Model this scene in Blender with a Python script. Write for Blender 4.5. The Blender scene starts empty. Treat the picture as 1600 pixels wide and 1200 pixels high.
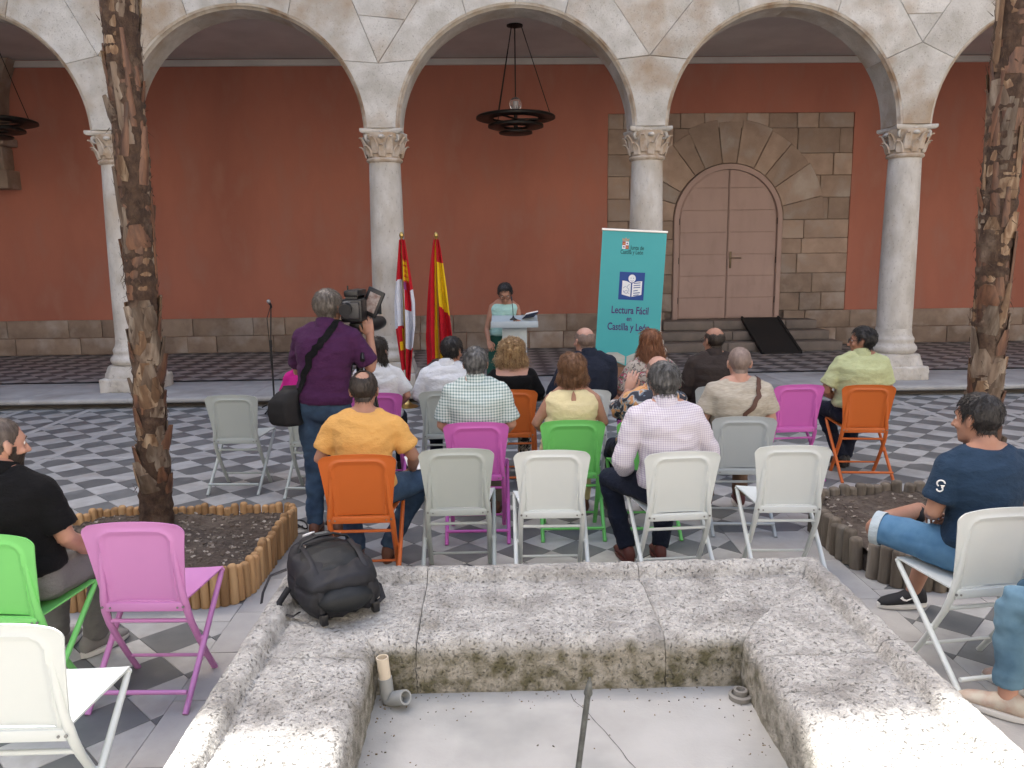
import bpy, bmesh, math, random
from mathutils import Vector, Matrix, noise
random.seed(7)
R = math.radians
PI = math.pi
scene = bpy.context.scene
COL = scene.collection

# ------------------------------------------------------------------ camera
cd = bpy.data.cameras.new('camera'); cam = bpy.data.objects.new('camera', cd); COL.objects.link(cam)
cd.sensor_width = 36.0; cd.lens = 36.0 * 1232.9 / 1600.0; cd.clip_start = 0.05; cd.clip_end = 2000
_p, _y, _r, CAMH = R(9.227), R(1.4458), R(-0.6852), 1.949
_fw = Vector((math.sin(_y)*math.cos(_p), math.cos(_y)*math.cos(_p), -math.sin(_p)))
_rt = Vector((math.cos(_y), -math.sin(_y), 0)); _up = _rt.cross(_fw)
_rt, _up = _rt*math.cos(_r) + _up*math.sin(_r), _up*math.cos(_r) - _rt*math.sin(_r)
cam.matrix_world = Matrix(((_rt.x, _up.x, -_fw.x, 0), (_rt.y, _up.y, -_fw.y, 0), (_rt.z, _up.z, -_fw.z, CAMH), (0, 0, 0, 1)))
scene.camera = cam

# ------------------------------------------------------------------ light
TO_SUN = Vector((-2.55, 3.6, 5.6)).normalized()
SUN_EL = math.asin(TO_SUN.z); SUN_AZ = math.atan2(TO_SUN.x, TO_SUN.y)
w = bpy.data.worlds.new('World'); scene.world = w; w.use_nodes = True
nt = w.node_tree; nt.nodes.clear()
sky = nt.nodes.new('ShaderNodeTexSky'); sky.sky_type = 'NISHITA'; sky.sun_disc = False
sky.sun_elevation = SUN_EL; sky.sun_rotation = SUN_AZ; sky.dust_density = 5.0; sky.air_density = 1.0; sky.ozone_density = 0.6
bg = nt.nodes.new('ShaderNodeBackground'); bg.inputs['Strength'].default_value = 0.15
wo = nt.nodes.new('ShaderNodeOutputWorld')
nt.links.new(sky.outputs[0], bg.inputs[0]); nt.links.new(bg.outputs[0], wo.inputs[0])
sd = bpy.data.lights.new('sun', 'SUN'); sd.energy = 5.0; sd.angle = R(0.6); sd.color = (1.0, 0.965, 0.92)
sun = bpy.data.objects.new('sun', sd); COL.objects.link(sun)
sun.rotation_euler = (-TO_SUN).to_track_quat('-Z', 'Y').to_euler()
vs = scene.view_settings
vs.view_transform = 'Standard'; vs.look = 'None'; vs.gamma = 1.0; vs.exposure = 1.9; vs.use_curve_mapping = False
scene.cycles.max_bounces = 8; scene.cycles.diffuse_bounces = 5

# ------------------------------------------------------------------ materials
MATS = {}
def mat(name, c1, c2=None, scale=6.0, rough=0.7, bump=0.0, bscale=60.0, spec=0.35, metal=0.0, stretch=(1,1,1),
        lo=0.35, hi=0.65, rand=0.0, c3=None, scale3=1.5, lo3=.5, hi3=.7, pits=0.0, pscale=70.0, pcol=(.05,.045,.04),
        plo=.62, phi=.70, alpha=1.0, coat=0.0, trans=0.0, sheen=0.0, bdist=0.01):
    if name in MATS: return MATS[name]
    m = bpy.data.materials.new(name); m.use_nodes = True; MATS[name] = m
    t = m.node_tree; N = t.nodes; L = t.links; b = N['Principled BSDF']
    b.inputs['Roughness'].default_value = rough; b.inputs['Metallic'].default_value = metal
    b.inputs['Specular IOR Level'].default_value = spec; b.inputs['Coat Weight'].default_value = coat
    b.inputs['Sheen Weight'].default_value = sheen
    b.inputs['Alpha'].default_value = alpha; b.inputs['Transmission Weight'].default_value = trans
    tc = N.new('ShaderNodeTexCoord'); mp = N.new('ShaderNodeMapping'); L.new(tc.outputs['Object'], mp.inputs[0]); mp.inputs['Scale'].default_value = stretch
    vec = mp.outputs[0]
    oi = N.new('ShaderNodeObjectInfo')
    if rand:
        ad = N.new('ShaderNodeVectorMath'); ad.operation = 'MULTIPLY_ADD'; ad.inputs[1].default_value = (37, 53, 71)
        L.new(oi.outputs['Random'], ad.inputs[0]); L.new(vec, ad.inputs[2]); vec = ad.outputs[0]
    def ramp(fac, a, bb):
        mr = N.new('ShaderNodeMapRange'); mr.inputs['From Min'].default_value = a; mr.inputs['From Max'].default_value = bb; L.new(fac, mr.inputs['Value']); return mr.outputs[0]
    def nz(s, d=5.0, rg=.55):
        n = N.new('ShaderNodeTexNoise'); n.inputs['Scale'].default_value = s; n.inputs['Detail'].default_value = d; n.inputs['Roughness'].default_value = rg; L.new(vec, n.inputs['Vector']); return n.outputs['Fac']
    def mix(f, a, bb):
        mx = N.new('ShaderNodeMix'); mx.data_type = 'RGBA'
        if isinstance(f, float): mx.inputs[0].default_value = f
        else: L.new(f, mx.inputs[0])
        for s, q in ((6, a), (7, bb)):
            if isinstance(q, tuple): mx.inputs[s].default_value = (*q[:3], 1)
            else: L.new(q, mx.inputs[s])
        return mx.outputs[2]
    c = c1
    if c2: c = mix(ramp(nz(scale), lo, hi), c1, c2)
    if c3: c = mix(ramp(nz(scale3, 4), lo3, hi3), c, c3)
    pf = None
    if pits:
        pf = ramp(nz(pscale, 7, .74), plo, phi)
        mm = N.new('ShaderNodeMath'); mm.operation = 'MULTIPLY'; mm.inputs[1].default_value = pits; L.new(pf, mm.inputs[0])
        c = mix(mm.outputs[0], c, pcol)
    if rand:
        hs = N.new('ShaderNodeHueSaturation'); v = N.new('ShaderNodeMapRange'); v.inputs['To Min'].default_value = 1-rand; v.inputs['To Max'].default_value = 1+rand
        L.new(oi.outputs['Random'], v.inputs['Value']); L.new(v.outputs[0], hs.inputs['Value'])
        if isinstance(c, tuple): hs.inputs['Color'].default_value = (*c, 1)
        else: L.new(c, hs.inputs['Color'])
        c = hs.outputs[0]
    if isinstance(c, tuple): b.inputs['Base Color'].default_value = (*c, 1)
    else: L.new(c, b.inputs['Base Color'])
    if bump:
        bp = N.new('ShaderNodeBump'); bp.inputs['Strength'].default_value = bump; bp.inputs['Distance'].default_value = bdist
        h = nz(bscale, 6, .6)
        if pf is not None:
            sb = N.new('ShaderNodeMath'); sb.operation = 'SUBTRACT'; L.new(h, sb.inputs[0]); L.new(pf, sb.inputs[1]); h = sb.outputs[0]
        L.new(h, bp.inputs['Height']); L.new(bp.outputs[0], b.inputs['Normal'])
    return m

def plain(name, c, rough=.5, **k): return mat(name, c, rough=rough, **k)

def check_mat(name, base, line, step=.02, wid=.3, rough=.85):
    """woven check: two crossing line families in object space"""
    if name in MATS: return MATS[name]
    m = bpy.data.materials.new(name); m.use_nodes = True; MATS[name] = m
    t = m.node_tree; N = t.nodes; L = t.links; b = N['Principled BSDF']; b.inputs['Roughness'].default_value = rough; b.inputs['Specular IOR Level'].default_value = .2
    tc = N.new('ShaderNodeTexCoord'); sp = N.new('ShaderNodeSeparateXYZ'); L.new(tc.outputs['Object'], sp.inputs[0])
    fs = []
    for ax in ('X', 'Z'):
        d = N.new('ShaderNodeMath'); d.operation = 'DIVIDE'; d.inputs[1].default_value = step; L.new(sp.outputs[ax], d.inputs[0])
        f = N.new('ShaderNodeMath'); f.operation = 'FRACT'; L.new(d.outputs[0], f.inputs[0])
        g = N.new('ShaderNodeMath'); g.operation = 'LESS_THAN'; g.inputs[1].default_value = wid; L.new(f.outputs[0], g.inputs[0]); fs.append(g)
    a = N.new('ShaderNodeMath'); a.operation = 'ADD'; L.new(fs[0].outputs[0], a.inputs[0]); L.new(fs[1].outputs[0], a.inputs[1])
    h = N.new('ShaderNodeMath'); h.operation = 'MULTIPLY'; h.inputs[1].default_value = .5; L.new(a.outputs[0], h.inputs[0])
    mx = N.new('ShaderNodeMix'); mx.data_type = 'RGBA'; L.new(h.outputs[0], mx.inputs[0]); mx.inputs[6].default_value = (*base, 1); mx.inputs[7].default_value = (*line, 1)
    L.new(mx.outputs[2], b.inputs['Base Color'])
    return m

def floral_mat(name, base, cols, scale=9, rough=.85):
    if name in MATS: return MATS[name]
    m = bpy.data.materials.new(name); m.use_nodes = True; MATS[name] = m
    t = m.node_tree; N = t.nodes; L = t.links; b = N['Principled BSDF']; b.inputs['Roughness'].default_value = rough
    tc = N.new('ShaderNodeTexCoord'); n = N.new('ShaderNodeTexNoise'); n.inputs['Scale'].default_value = scale; n.inputs['Detail'].default_value = 1.5; n.inputs['Distortion'].default_value = 1.6
    L.new(tc.outputs['Object'], n.inputs['Vector'])
    cr = N.new('ShaderNodeValToRGB'); cr.color_ramp.interpolation = 'CONSTANT'; L.new(n.outputs['Fac'], cr.inputs[0])
    e = cr.color_ramp.elements; e[0].color = (*base, 1); e[1].position = .47; e[1].color = (*cols[0], 1)
    for i, c in enumerate(cols[1:]):
        q = e.new(.52 + .045*i); q.color = (*c, 1)
    q = e.new(.75); q.color = (*base, 1)
    L.new(cr.outputs[0], b.inputs['Base Color'])
    return m

# ------------------------------------------------------------------ geometry helpers
def link(o, parent=None):
    COL.objects.link(o)
    if parent is not None: o.parent = parent
    return o
def tag(o, label=None, cat=None, group=None, kind=None):
    if label: o['label'] = label
    if cat: o['category'] = cat
    if group: o['group'] = group
    if kind: o['kind'] = kind
    return o
def empty(name, loc=(0,0,0), rz=0, parent=None):
    o = bpy.data.objects.new(name, None); o.empty_display_size = .1; o.location = loc; o.rotation_euler = (0, 0, rz)
    return link(o, parent)
def thing(name, label, cat, loc=(0,0,0), rz=0, group=None):
    return tag(empty(name, loc, rz), label, cat, group)
def copy_tree(o, parent=None):
    c = o.copy(); COL.objects.link(c); c.parent = parent
    for ch in list(o.children): copy_tree(ch, c)
    return c

class MB:
    def __init__(s): s.v = []; s.f = []; s.m = []; s.mi = 0
    def add(s, vs, fs):
        k = len(s.v); s.v += [tuple(q) for q in vs]; s.f += [tuple(i+k for i in f) for f in fs]; s.m += [s.mi]*len(fs); return s
    def box(s, x0, x1, y0, y1, z0, z1, M=None):
        vs = [Vector(q) for q in ((x0,y0,z0),(x1,y0,z0),(x1,y1,z0),(x0,y1,z0),(x0,y0,z1),(x1,y0,z1),(x1,y1,z1),(x0,y1,z1))]
        if M is not None: vs = [M @ q for q in vs]
        return s.add(vs, [(0,3,2,1),(4,5,6,7),(0,1,5,4),(1,2,6,5),(2,3,7,6),(3,0,4,7)])
    def cbox(s, x0, x1, y0, y1, z0, z1, b=.01, M=None):
        """box with chamfered edges"""
        bm = bmesh.new(); 
        vs = [bm.verts.new(q) for q in ((x0,y0,z0),(x1,y0,z0),(x1,y1,z0),(x0,y1,z0),(x0,y0,z1),(x1,y0,z1),(x1,y1,z1),(x0,y1,z1))]
        for f in ((0,3,2,1),(4,5,6,7),(0,1,5,4),(1,2,6,5),(2,3,7,6),(3,0,4,7)): bm.faces.new([vs[i] for i in f])
        bmesh.ops.bevel(bm, geom=bm.edges[:], offset=b, segments=2, affect='EDGES', profile=.5)
        bm.verts.index_update(); vv = [q.co.copy() for q in bm.verts]; ff = [tuple(q.index for q in f.verts) for f in bm.faces]; bm.free()
        if M is not None: vv = [M @ q for q in vv]
        return s.add(vv, ff)
    def loft(s, rings, cap=True, closed=True):
        n = len(rings[0]); k = len(s.v); fs = []
        for r in rings: s.v += [tuple(q) for q in r]
        for i in range(len(rings)-1):
            for j in range(n if closed else n-1):
                a = k+i*n+j; b2 = k+i*n+(j+1) % n; fs.append((a, b2, b2+n, a+n))
        if cap and closed: fs.append(tuple(range(k+n-1, k-1, -1))); fs.append(tuple(range(k+(len(rings)-1)*n, k+len(rings)*n)))
        s.f += fs; s.m += [s.mi]*len(fs); return s
    def tube(s, pts, rad, n=10, cap=True, flat=None, xdir=None):
        pts = [Vector(p) for p in pts]
        if not hasattr(rad, '__len__'): rad = [rad]*len(pts)
        rings = []; px = Vector(xdir) if xdir else None
        for i, p in enumerate(pts):
            t = (pts[min(i+1, len(pts)-1)] - pts[max(i-1, 0)]).normalized()
            if px is None:
                px = Vector((1,0,0)) if abs(t.x) < .8 else Vector((0,1,0))
            x = (px - t*px.dot(t)).normalized(); y = t.cross(x); px = x
            r = rad[i]; rx, ry = (r if hasattr(r, '__len__') else (r, r*(flat or 1)))
            rings.append([p + x*rx*math.cos(2*PI*j/n) + y*ry*math.sin(2*PI*j/n) for j in range(n)])
        return s.loft(rings, cap)
    def limb(s, pts, rad, n=12, xdir=None):
        """tube with rounded ends"""
        pts = [Vector(p) for p in pts]; rad = list(rad) if hasattr(rad, '__len__') else [rad]*len(pts)
        def rr(r, k): return (r[0]*k, r[1]*k) if hasattr(r, '__len__') else r*k
        def mx(r): return max(r) if hasattr(r, '__len__') else r
        def mn(r): return min(r) if hasattr(r, '__len__') else r
        d0 = (pts[0]-pts[1]).normalized(); d1 = (pts[-1]-pts[-2]).normalized(); P = []; Q = []
        for a in (80, 55, 28): P.append(pts[0]+d0*mn(rad[0])*math.sin(R(a))); Q.append(rr(rad[0], math.cos(R(a))))
        P += pts; Q += rad
        for a in (28, 55, 80): P.append(pts[-1]+d1*mn(rad[-1])*math.sin(R(a))); Q.append(rr(rad[-1], math.cos(R(a))))
        return s.tube(P, Q, n, True, None, xdir)
    def ell(s, c, r, n=14, M=None):
        c = Vector(c); rings = []
        for i in range(1, n):
            a = PI*i/n; rings.append([Vector((r[0]*math.sin(a)*math.cos(2*PI*j/n), r[1]*math.sin(a)*math.sin(2*PI*j/n), -r[2]*math.cos(a))) for j in range(n)])
        if M is not None: rings = [[M @ q for q in g] for g in rings]
        return s.loft([[c+q for q in g] for g in rings])
    def lathe(s, prof, n=32, c=(0,0,0), cap=True):
        return s.loft([[Vector((c[0]+r*math.cos(2*PI*j/n), c[1]+r*math.sin(2*PI*j/n), c[2]+z)) for j in range(n)] for r, z in prof], cap)
    def prism(s, poly, y0, y1):
        """polygon in xz extruded in y"""
        n = len(poly); return s.loft([[Vector((x, y1, z)) for x, z in poly], [Vector((x, y0, z)) for x, z in poly]])
    def prismz(s, poly, z0, z1):
        return s.loft([[Vector((x, y, z0)) for x, y in poly], [Vector((x, y, z1)) for x, y in poly]])
    def mesh(s, name, mats, smooth=None):
        me = bpy.data.meshes.new(name); me.from_pydata(s.v, [], s.f)
        for m in (mats if isinstance(mats, (list, tuple)) else [mats]): me.materials.append(m)
        if len(set(s.m)) > 1: me.polygons.foreach_set('material_index', s.m)
        fixn(me)
        if smooth is not None:
            me.polygons.foreach_set('use_smooth', [True]*len(me.polygons)); me.set_sharp_from_angle(angle=R(smooth))
        me.update(); return me
    def build(s, name, mats, parent=None, smooth=None):
        return link(bpy.data.objects.new(name, s.mesh(name, mats, smooth)), parent)
def fixn(me):
    bm = bmesh.new(); bm.from_mesh(me); bmesh.ops.recalc_face_normals(bm, faces=bm.faces[:]); bm.to_mesh(me); bm.free()
def obj(name, me, parent=None): return link(bpy.data.objects.new(name, me), parent)

def remesh(mb, name, voxel, smooth=3, fac=.5):
    """fuse overlapping closed shapes into one continuous skin"""
    me = mb.mesh(name, []) if False else None
    me = bpy.data.meshes.new(name); me.from_pydata(mb.v, [], mb.f); fixn(me)
    o = bpy.data.objects.new(name, me); COL.objects.link(o)
    md = o.modifiers.new('r', 'REMESH'); md.mode = 'VOXEL'; md.voxel_size = voxel; md.use_smooth_shade = True
    if smooth:
        sm = o.modifiers.new('s', 'SMOOTH'); sm.iterations = smooth; sm.factor = fac
    dg = bpy.context.evaluated_depsgraph_get()
    out = bpy.data.meshes.new_from_object(o.evaluated_get(dg)); out.name = name
    bpy.data.objects.remove(o); bpy.data.meshes.remove(me)
    out.materials.clear()
    return out
def wrinkle(me, fn):
    me.update(); ns = [vn.vector.copy() for vn in me.vertex_normals]
    for v, n in zip(me.vertices, ns): v.co += n*fn(v.co, n)
    me.update()
# ================================================================== SETTING
G = .144          # gallery floor level
AX = 11.25        # plane of the column axes
SP = 3.625        # bay width
X0 = -5.055       # axis of the leftmost column in view
WY = 15.5         # back wall of the gallery
stone_pale = mat('pale_limestone', (.58,.55,.495), (.42,.39,.335), 3.2, .9, .6, 45, c3=(.36,.275,.19), scale3=1.3, lo3=.47, hi3=.68, pits=.5, pscale=42, plo=.58, phi=.67, pcol=(.22,.19,.16), rand=.06, bdist=.012)
stone_shaft = mat('column_limestone', (.58,.55,.50), (.44,.405,.35), 5, .85, .5, 50, c3=(.40,.32,.23), scale3=1.3, lo3=.55, hi3=.75, pits=.6, pscale=34, plo=.58, phi=.66, pcol=(.2,.175,.15), stretch=(1,1,.55), rand=.05, bdist=.01)
stone_brown = mat('brown_capital_stone', (.40,.30,.21), (.55,.48,.40), 9, .9, .6, 60, pits=.5, pscale=40, bdist=.008)
stone_dado = mat('brown_ashlar', (.33,.25,.19), (.23,.17,.13), 3, .9, .6, 40, c3=(.42,.36,.31), scale3=1.7, lo3=.5, hi3=.7, pits=.6, pscale=28, plo=.64, phi=.70, pcol=(.08,.06,.05), rand=.16, bdist=.012)
stone_warm = mat('warm_ashlar', (.42,.31,.235), (.31,.225,.17), 3, .9, .6, 40, c3=(.46,.39,.33), scale3=1.5, lo3=.52, hi3=.7, pits=.4, pscale=30, plo=.64, phi=.70, rand=.17, bdist=.012)
plaster = mat('terracotta_plaster', (.44,.170,.115), (.37,.140,.095), 1.1, .9, .3, 25, c3=(.41,.19,.14), scale3=2.2, lo3=.5, hi3=.75, stretch=(1,1,.45), pits=.12, pscale=14, plo=.62, phi=.72, pcol=(.2,.1,.08), bdist=.006)
ceil_m = mat('grey_plaster', (.62,.59,.55), (.54,.51,.475), 1.5, .9)
tile_l = mat('pale_tile', (.41,.415,.405), (.33,.33,.32), 7, .55, .25, 60, c3=(.33,.32,.30), scale3=4, lo3=.52, hi3=.66, pits=.5, pscale=60, plo=.63, phi=.68, pcol=(.2,.19,.18), rand=.13, bdist=.004)
tile_d = mat('slate_tile', (.112,.120,.122), (.145,.152,.152), 5, .5, .2, 50, c3=(.17,.18,.18), scale3=3, lo3=.56, hi3=.72, rand=.14, bdist=.003)
slab_m = mat('grey_paving_slab', (.40,.395,.38), (.33,.325,.315), 4, .75, .35, 60, c3=(.27,.26,.245), scale3=1.6, pits=.5, pscale=90, plo=.63, phi=.69, pcol=(.17,.16,.15), rand=.09, bdist=.004)
grout = mat('joint_mortar', (.20,.19,.18), (.15,.145,.14), 12, .95)
dark_joint = mat('dark_joint_mortar', (.22,.175,.14), (.13,.10,.085), 12, .95)

gr = MB().box(-300, 300, -300, 300, -.25, -.03).build('ground', mat('packed_earth', (.22,.20,.17), (.17,.15,.13), .6, .95)); tag(gr, kind='structure')
floor = MB().box(-12.8, 14.8, -8.8, 10.66, -.03, -.005).build('courtyard_floor', grout); tag(floor, kind='structure')

# --- tile fields
XB = [(-6.27,-6.18), (-5.385,-5.295), (-4.50,-4.41), (5.285,5.375), (6.18,6.27)]
YB = [(7.01,7.09), (7.76,7.84)]
FX0, FX1, FY1, FY0 = -1.03, 1.62, 3.74, -1.2        # fountain footprint
PLA = [(-2.92,5.15),(-2.78,5.44),(-1.44,5.46),(-1.42,5.38),(-1.44,4.45),(-1.50,4.30),(-1.60,4.26),(-2.75,4.24),(-2.92,4.36)]
PLB = [(2.25,5.28),(2.42,5.58),(2.95,5.72),(3.5,5.66),(4.15,5.55),(4.3,5.2),(4.25,4.5),(4.05,4.28),(2.62,4.25),(2.38,4.30),(2.27,4.48),(2.22,4.8)]
def clip(poly, ax, lim, keep_less):
    out = []
    for i in range(len(poly)):
        a, b = poly[i-1], poly[i]
        ia = (a[ax] <= lim) if keep_less else (a[ax] >= lim); ib = (b[ax] <= lim) if keep_less else (b[ax] >= lim)
        if ia != ib:
            t = (lim-a[ax])/(b[ax]-a[ax]); out.append((a[0]+t*(b[0]-a[0]), a[1]+t*(b[1]-a[1])))
        if ib: out.append(b)
    return out
fields = []
xs = [-12.7] + [e for b in XB for e in b] + [14.7]
ys = [4.30] + [e for b in YB for e in b] + [10.55]
for i in range(0, len(xs), 2):
    for j in range(0, len(ys), 2): fields.append((xs[i], xs[i+1], ys[j], ys[j+1]))
fields2 = []
for (a, b, c, d) in fields:
    if c == 4.30 and a < 0 < b:
        fields2 += [(a, -1.45, 4.30, d), (-1.45, -1.0, 5.45, d), (-1.0, 1.62, 4.30, d), (1.62, 2.20, 5.3, d), (2.20, b, 4.30, d)]
    else: fields2.append((a, b, c, d))
fields2 += [(-1.0, 1.62, 3.75, 4.30), (-4.41, -1.45, .5, 4.08), (2.20, 5.285, .5, 4.08)]
def inside(poly, x, y):
    c = False
    for i in range(len(poly)):
        (x1, y1), (x2, y2) = poly[i-1], poly[i]
        if (y1 > y) != (y2 > y) and x < (x2-x1)*(y-y1)/(y2-y1)+x1: c = not c
    return c
H2 = .1865
def tile_prism(mb, poly, z, gap=.0022):
    cx = sum(p[0] for p in poly)/len(poly); cy = sum(p[1] for p in poly)/len(poly)
    def sh(g): return [(p[0]+(cx-p[0])*g, p[1]+(cy-p[1])*g) for p in poly]
    r = [[Vector((x, y, -.012)) for x, y in sh(gap*6)], [Vector((x, y, z-.0015)) for x, y in sh(gap*6)], [Vector((x, y, z)) for x, y in sh(gap*14)]]
    mb.loft(r, True)
import itertools
def visible(x, y, z=0):
    d = Vector((x, y, z-CAMH)); zz = d.dot(_fw)
    if zz < .3: return False
    u = d.dot(_rt)/zz*1232.9; v = -d.dot(_up)/zz*1232.9
    return abs(u) < 790 and abs(v) < 590
full = []; rest = MB()
for a in range(-75, 82):
    for b in range(-26, 32):
        if (a+b) % 2: continue
        cx, cy = .19+H2*a, 5.02+H2*b
        if inside(PLA, cx, cy) or inside(PLB, cx, cy): continue
        dia = [(cx-H2, cy), (cx, cy-H2), (cx+H2, cy), (cx, cy+H2)]
        for (x0, x1, y0, y1) in fields2:
            p = dia
            if cx+H2 < x0 or cx-H2 > x1 or cy+H2 < y0 or cy-H2 > y1: continue
            whole = cx-H2 >= x0 and cx+H2 <= x1 and cy-H2 >= y0 and cy+H2 <= y1
            if whole: full.append((math.hypot(cx, cy), cx, cy, a % 2)); continue
            for ax, lim, kl in ((0, x0, False), (0, x1, True), (1, y0, False), (1, y1, True)):
                if p: p = clip(p, ax, lim, kl)
            if len(p) >= 3:
                q = [p[0]]
                for e in p[1:]:
                    if math.hypot(e[0]-q[-1][0], e[1]-q[-1][1]) > .004: q.append(e)
                if len(q) >= 3 and math.hypot(q[0][0]-q[-1][0], q[0][1]-q[-1][1]) < .004: q.pop()
                if len(q) >= 3: rest.mi = a % 2; tile_prism(rest, q, .001*random.random())
full.sort()
tm = []
for c in (tile_d, tile_l):
    m_ = MB(); tile_prism(m_, [(-H2,0),(0,-H2),(H2,0),(0,H2)], .001); tm.append(m_.mesh('tile', c))
cnt = 0
for d, cx, cy, par in full:
    if cnt < 296 and visible(cx, cy):
        o = obj('tile', tm[par], floor); o.location = (cx, cy, random.uniform(-.001, .001)); o.rotation_euler = (random.uniform(-.003,.003), random.uniform(-.003,.003), PI*random.randint(0,1)); cnt += 1
    else: rest.mi = par; tile_prism(rest, [(cx-H2,cy),(cx,cy-H2),(cx+H2,cy),(cx,cy+H2)], .001+.001*random.random())
o = rest.build('tiles', [tile_d, tile_l], floor); tag(o, kind='stuff')
# --- plain strips and slabs between the tile fields
def slabs_along(x0, x1, y0, y1, step, along, name='slab'):
    a0, a1 = (x0, x1) if along == 'x' else (y0, y1); a = a0
    while a < a1-.02:
        b = min(a1, a+step*random.uniform(.8, 1.2))
        if a1-b < .12: b = a1
        m_ = MB(); z = random.uniform(.0, .0015); g = .0025
        if along == 'x': m_.cbox(a+g, b-g, y0+.001, y1-.001, -.015, z, .002)
        else: m_.cbox(x0+.001, x1-.001, a+g, b-g, -.015, z, .002)
        m_.build(name, slab_m, floor); a = b
for (a, b) in XB:
    for (c, d) in ((.5,7.01), (7.09,7.76), (7.84,10.55)): slabs_along(a, b, c, d, 1.3, 'y')
for (c, d) in YB:
    e = -9.0
    for (a, b) in XB + [(9.5, 9.5)]: slabs_along(e, a, c, d, 1.3, 'x'); e = b
    for (a, b) in XB: slabs_along(a, b, c, d, .3, 'x')
slabs_along(-1.45, -1.03, .5, 5.45, .42, 'y'); slabs_along(1.62, 2.20, .5, 5.3, .55, 'y')
slabs_along(-4.41, -1.45, 4.08, 4.30, .6, 'x'); slabs_along(2.20, 5.285, 4.08, 4.30, .6, 'x')
slabs_along(-9.0, 9.5, 10.55, 10.64, 1.1, 'x')

# --- gallery floor, step and border
gf = MB().box(-13, 15, 10.66, 16.0, -.03, G-.055).build('gallery_floor', dark_joint); tag(gf, kind='structure')
gt = MB(); s2 = .19
for a in range(-66, 80):
    for b in range(-1, 22):
        if (a+b) % 2: continue
        cx, cy = .1+s2*a, 11.9+s2*b
        p = [(cx-s2, cy), (cx, cy-s2), (cx+s2, cy), (cx, cy+s2)]
        p = clip(p, 1, 11.80, False)
        if p: p = clip(p, 1, WY, True)
        if len(p) >= 3: gt.mi = a % 2; tile_prism(gt, [tuple(q) for q in p], .001*random.random())
tl2 = mat('worn_gallery_tile', (.36,.34,.325), (.29,.275,.26), 6, .6, c3=(.22,.21,.2), scale3=2.5); td2 = mat('dark_gallery_tile', (.075,.073,.073), (.115,.11,.108), 6, .55)
o = gt.build('tiles', [td2, tl2], gf); o.location.z = G-.002; tag(o, kind='stuff')
for xl in (-6.9, -3.3, .3, 3.9, 7.5):      # pale strips crossing the gallery between the tiles
    m_ = MB().prismz([(xl-.05, 11.81), (xl+.05, 11.81), (xl+.05, WY-.01), (xl-.05, WY-.01)], G-.02, G+.001); m_.build('slab', tl2, gf)
st = MB(); x = -12.9
while x < 14.9:
    b = x+random.uniform(1.0, 1.7); m_ = MB(); g = .003; yf = 10.41
    ring = lambda X: [Vector((X, y, z)) for y, z in ((11.79, G-.09), (11.79, G), (yf+.05, G), (yf+.022, G-.004), (yf+.006, G-.016), (yf, G-.034), (yf+.005, G-.055), (yf+.03, G-.072), (yf+.07, G-.08))]
    m_.loft([ring(x+g), ring(b-g)]); m_.build('step_slab', slab_m, gf, 40); x = b
ri = MB().box(-12.9, 14.9, 10.60, 10.70, -.02, G-.08).build('riser', mat('dark_riser_stone', (.13,.115,.10), (.09,.08,.07), 4, .95, .5, 40), gf)
cb = MB(); cb.tube([(-12.6+i*.35, 11.80+.018*math.sin(i*1.3)+.012*math.sin(i*.41), G+.010) for i in range(77)], .010, 6)
tag(cb.build('floor_cable', plain('black_rubber', (.012,.012,.013), .6)), 'long black cable lying along the gallery floor behind the columns', 'cable')

# --- gallery back wall with plaster, dado course and stone door surround
wall = thing('gallery_wall', 'terracotta plastered wall of the gallery with brown stone base courses', 'wall', (0, WY, 0))
DX, DZ, DR = 4.62, 2.58, 1.0
def arc(cx, cz, r, a0, a1, n): return [(cx+r*math.cos(R(a0+(a1-a0)*i/n)), cz+r*math.sin(R(a0+(a1-a0)*i/n))) for i in range(n+1)]
# plaster sheet with the opening for the stone panel left out
wp = MB()
wp.box(-13, 2.27, 0, .4, G-.1, 5.6); wp.box(7.0, 15, 0, .4, G-.1, 5.6); wp.box(2.27, 7.0, 0, .4, 4.58, 5.6)
wp.build('plaster', plaster, wall)
MB().box(2.27, 7.0, .06, .4, G-.1, 4.58).build('panel_backing', dark_joint, wall)
MB().box(-13, 15, -.05, .0, 5.47, 5.58).build('cornice', ceil_m, wall)
def stone(x0, x1, z0, z1, yf, yb, m, parent, name='stone', b=.012):
    bm_ = MB(); g = .003; J = lambda: random.uniform(-.006, .006)
    bm_.cbox(x0+g+abs(J())*.5, x1-g-abs(J())*.5, yf+random.uniform(-.006,.006), yb, z0+g, z1-g, b)
    bm_.v = [(v[0]+noise.noise(Vector(v)*3)*.006, v[1], v[2]+noise.noise(Vector(v)*3+Vector((9,9,9)))*.006) for v in bm_.v]
    return bm_.build(name, m, parent, 50)
for z0, z1, off in ((G, .475, 0), (.475, .82, .4)):
    x = -11.5+off
    while x < 12:
        b = x+random.uniform(.55, 1.25)
        if b < 3.0 or x >= 6.19: stone(x, b, z0, z1, -.045, .02, stone_dado, wall)
        elif x < 3.0: stone(x, 3.0, z0, z1, -.045, .02, stone_dado, wall); b = 6.2
        else: b = 6.2
        x = b
stone(3.0, 3.42, G, .82, -.03, .05, stone_dado, wall); stone(5.78, 6.2, G, .82, -.03, .05, stone_dado, wall)
rows = [.82, 1.17, 1.55, 1.93, 2.22, 2.58, 3.0, 3.42, 3.83, 4.30, 4.58]
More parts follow.
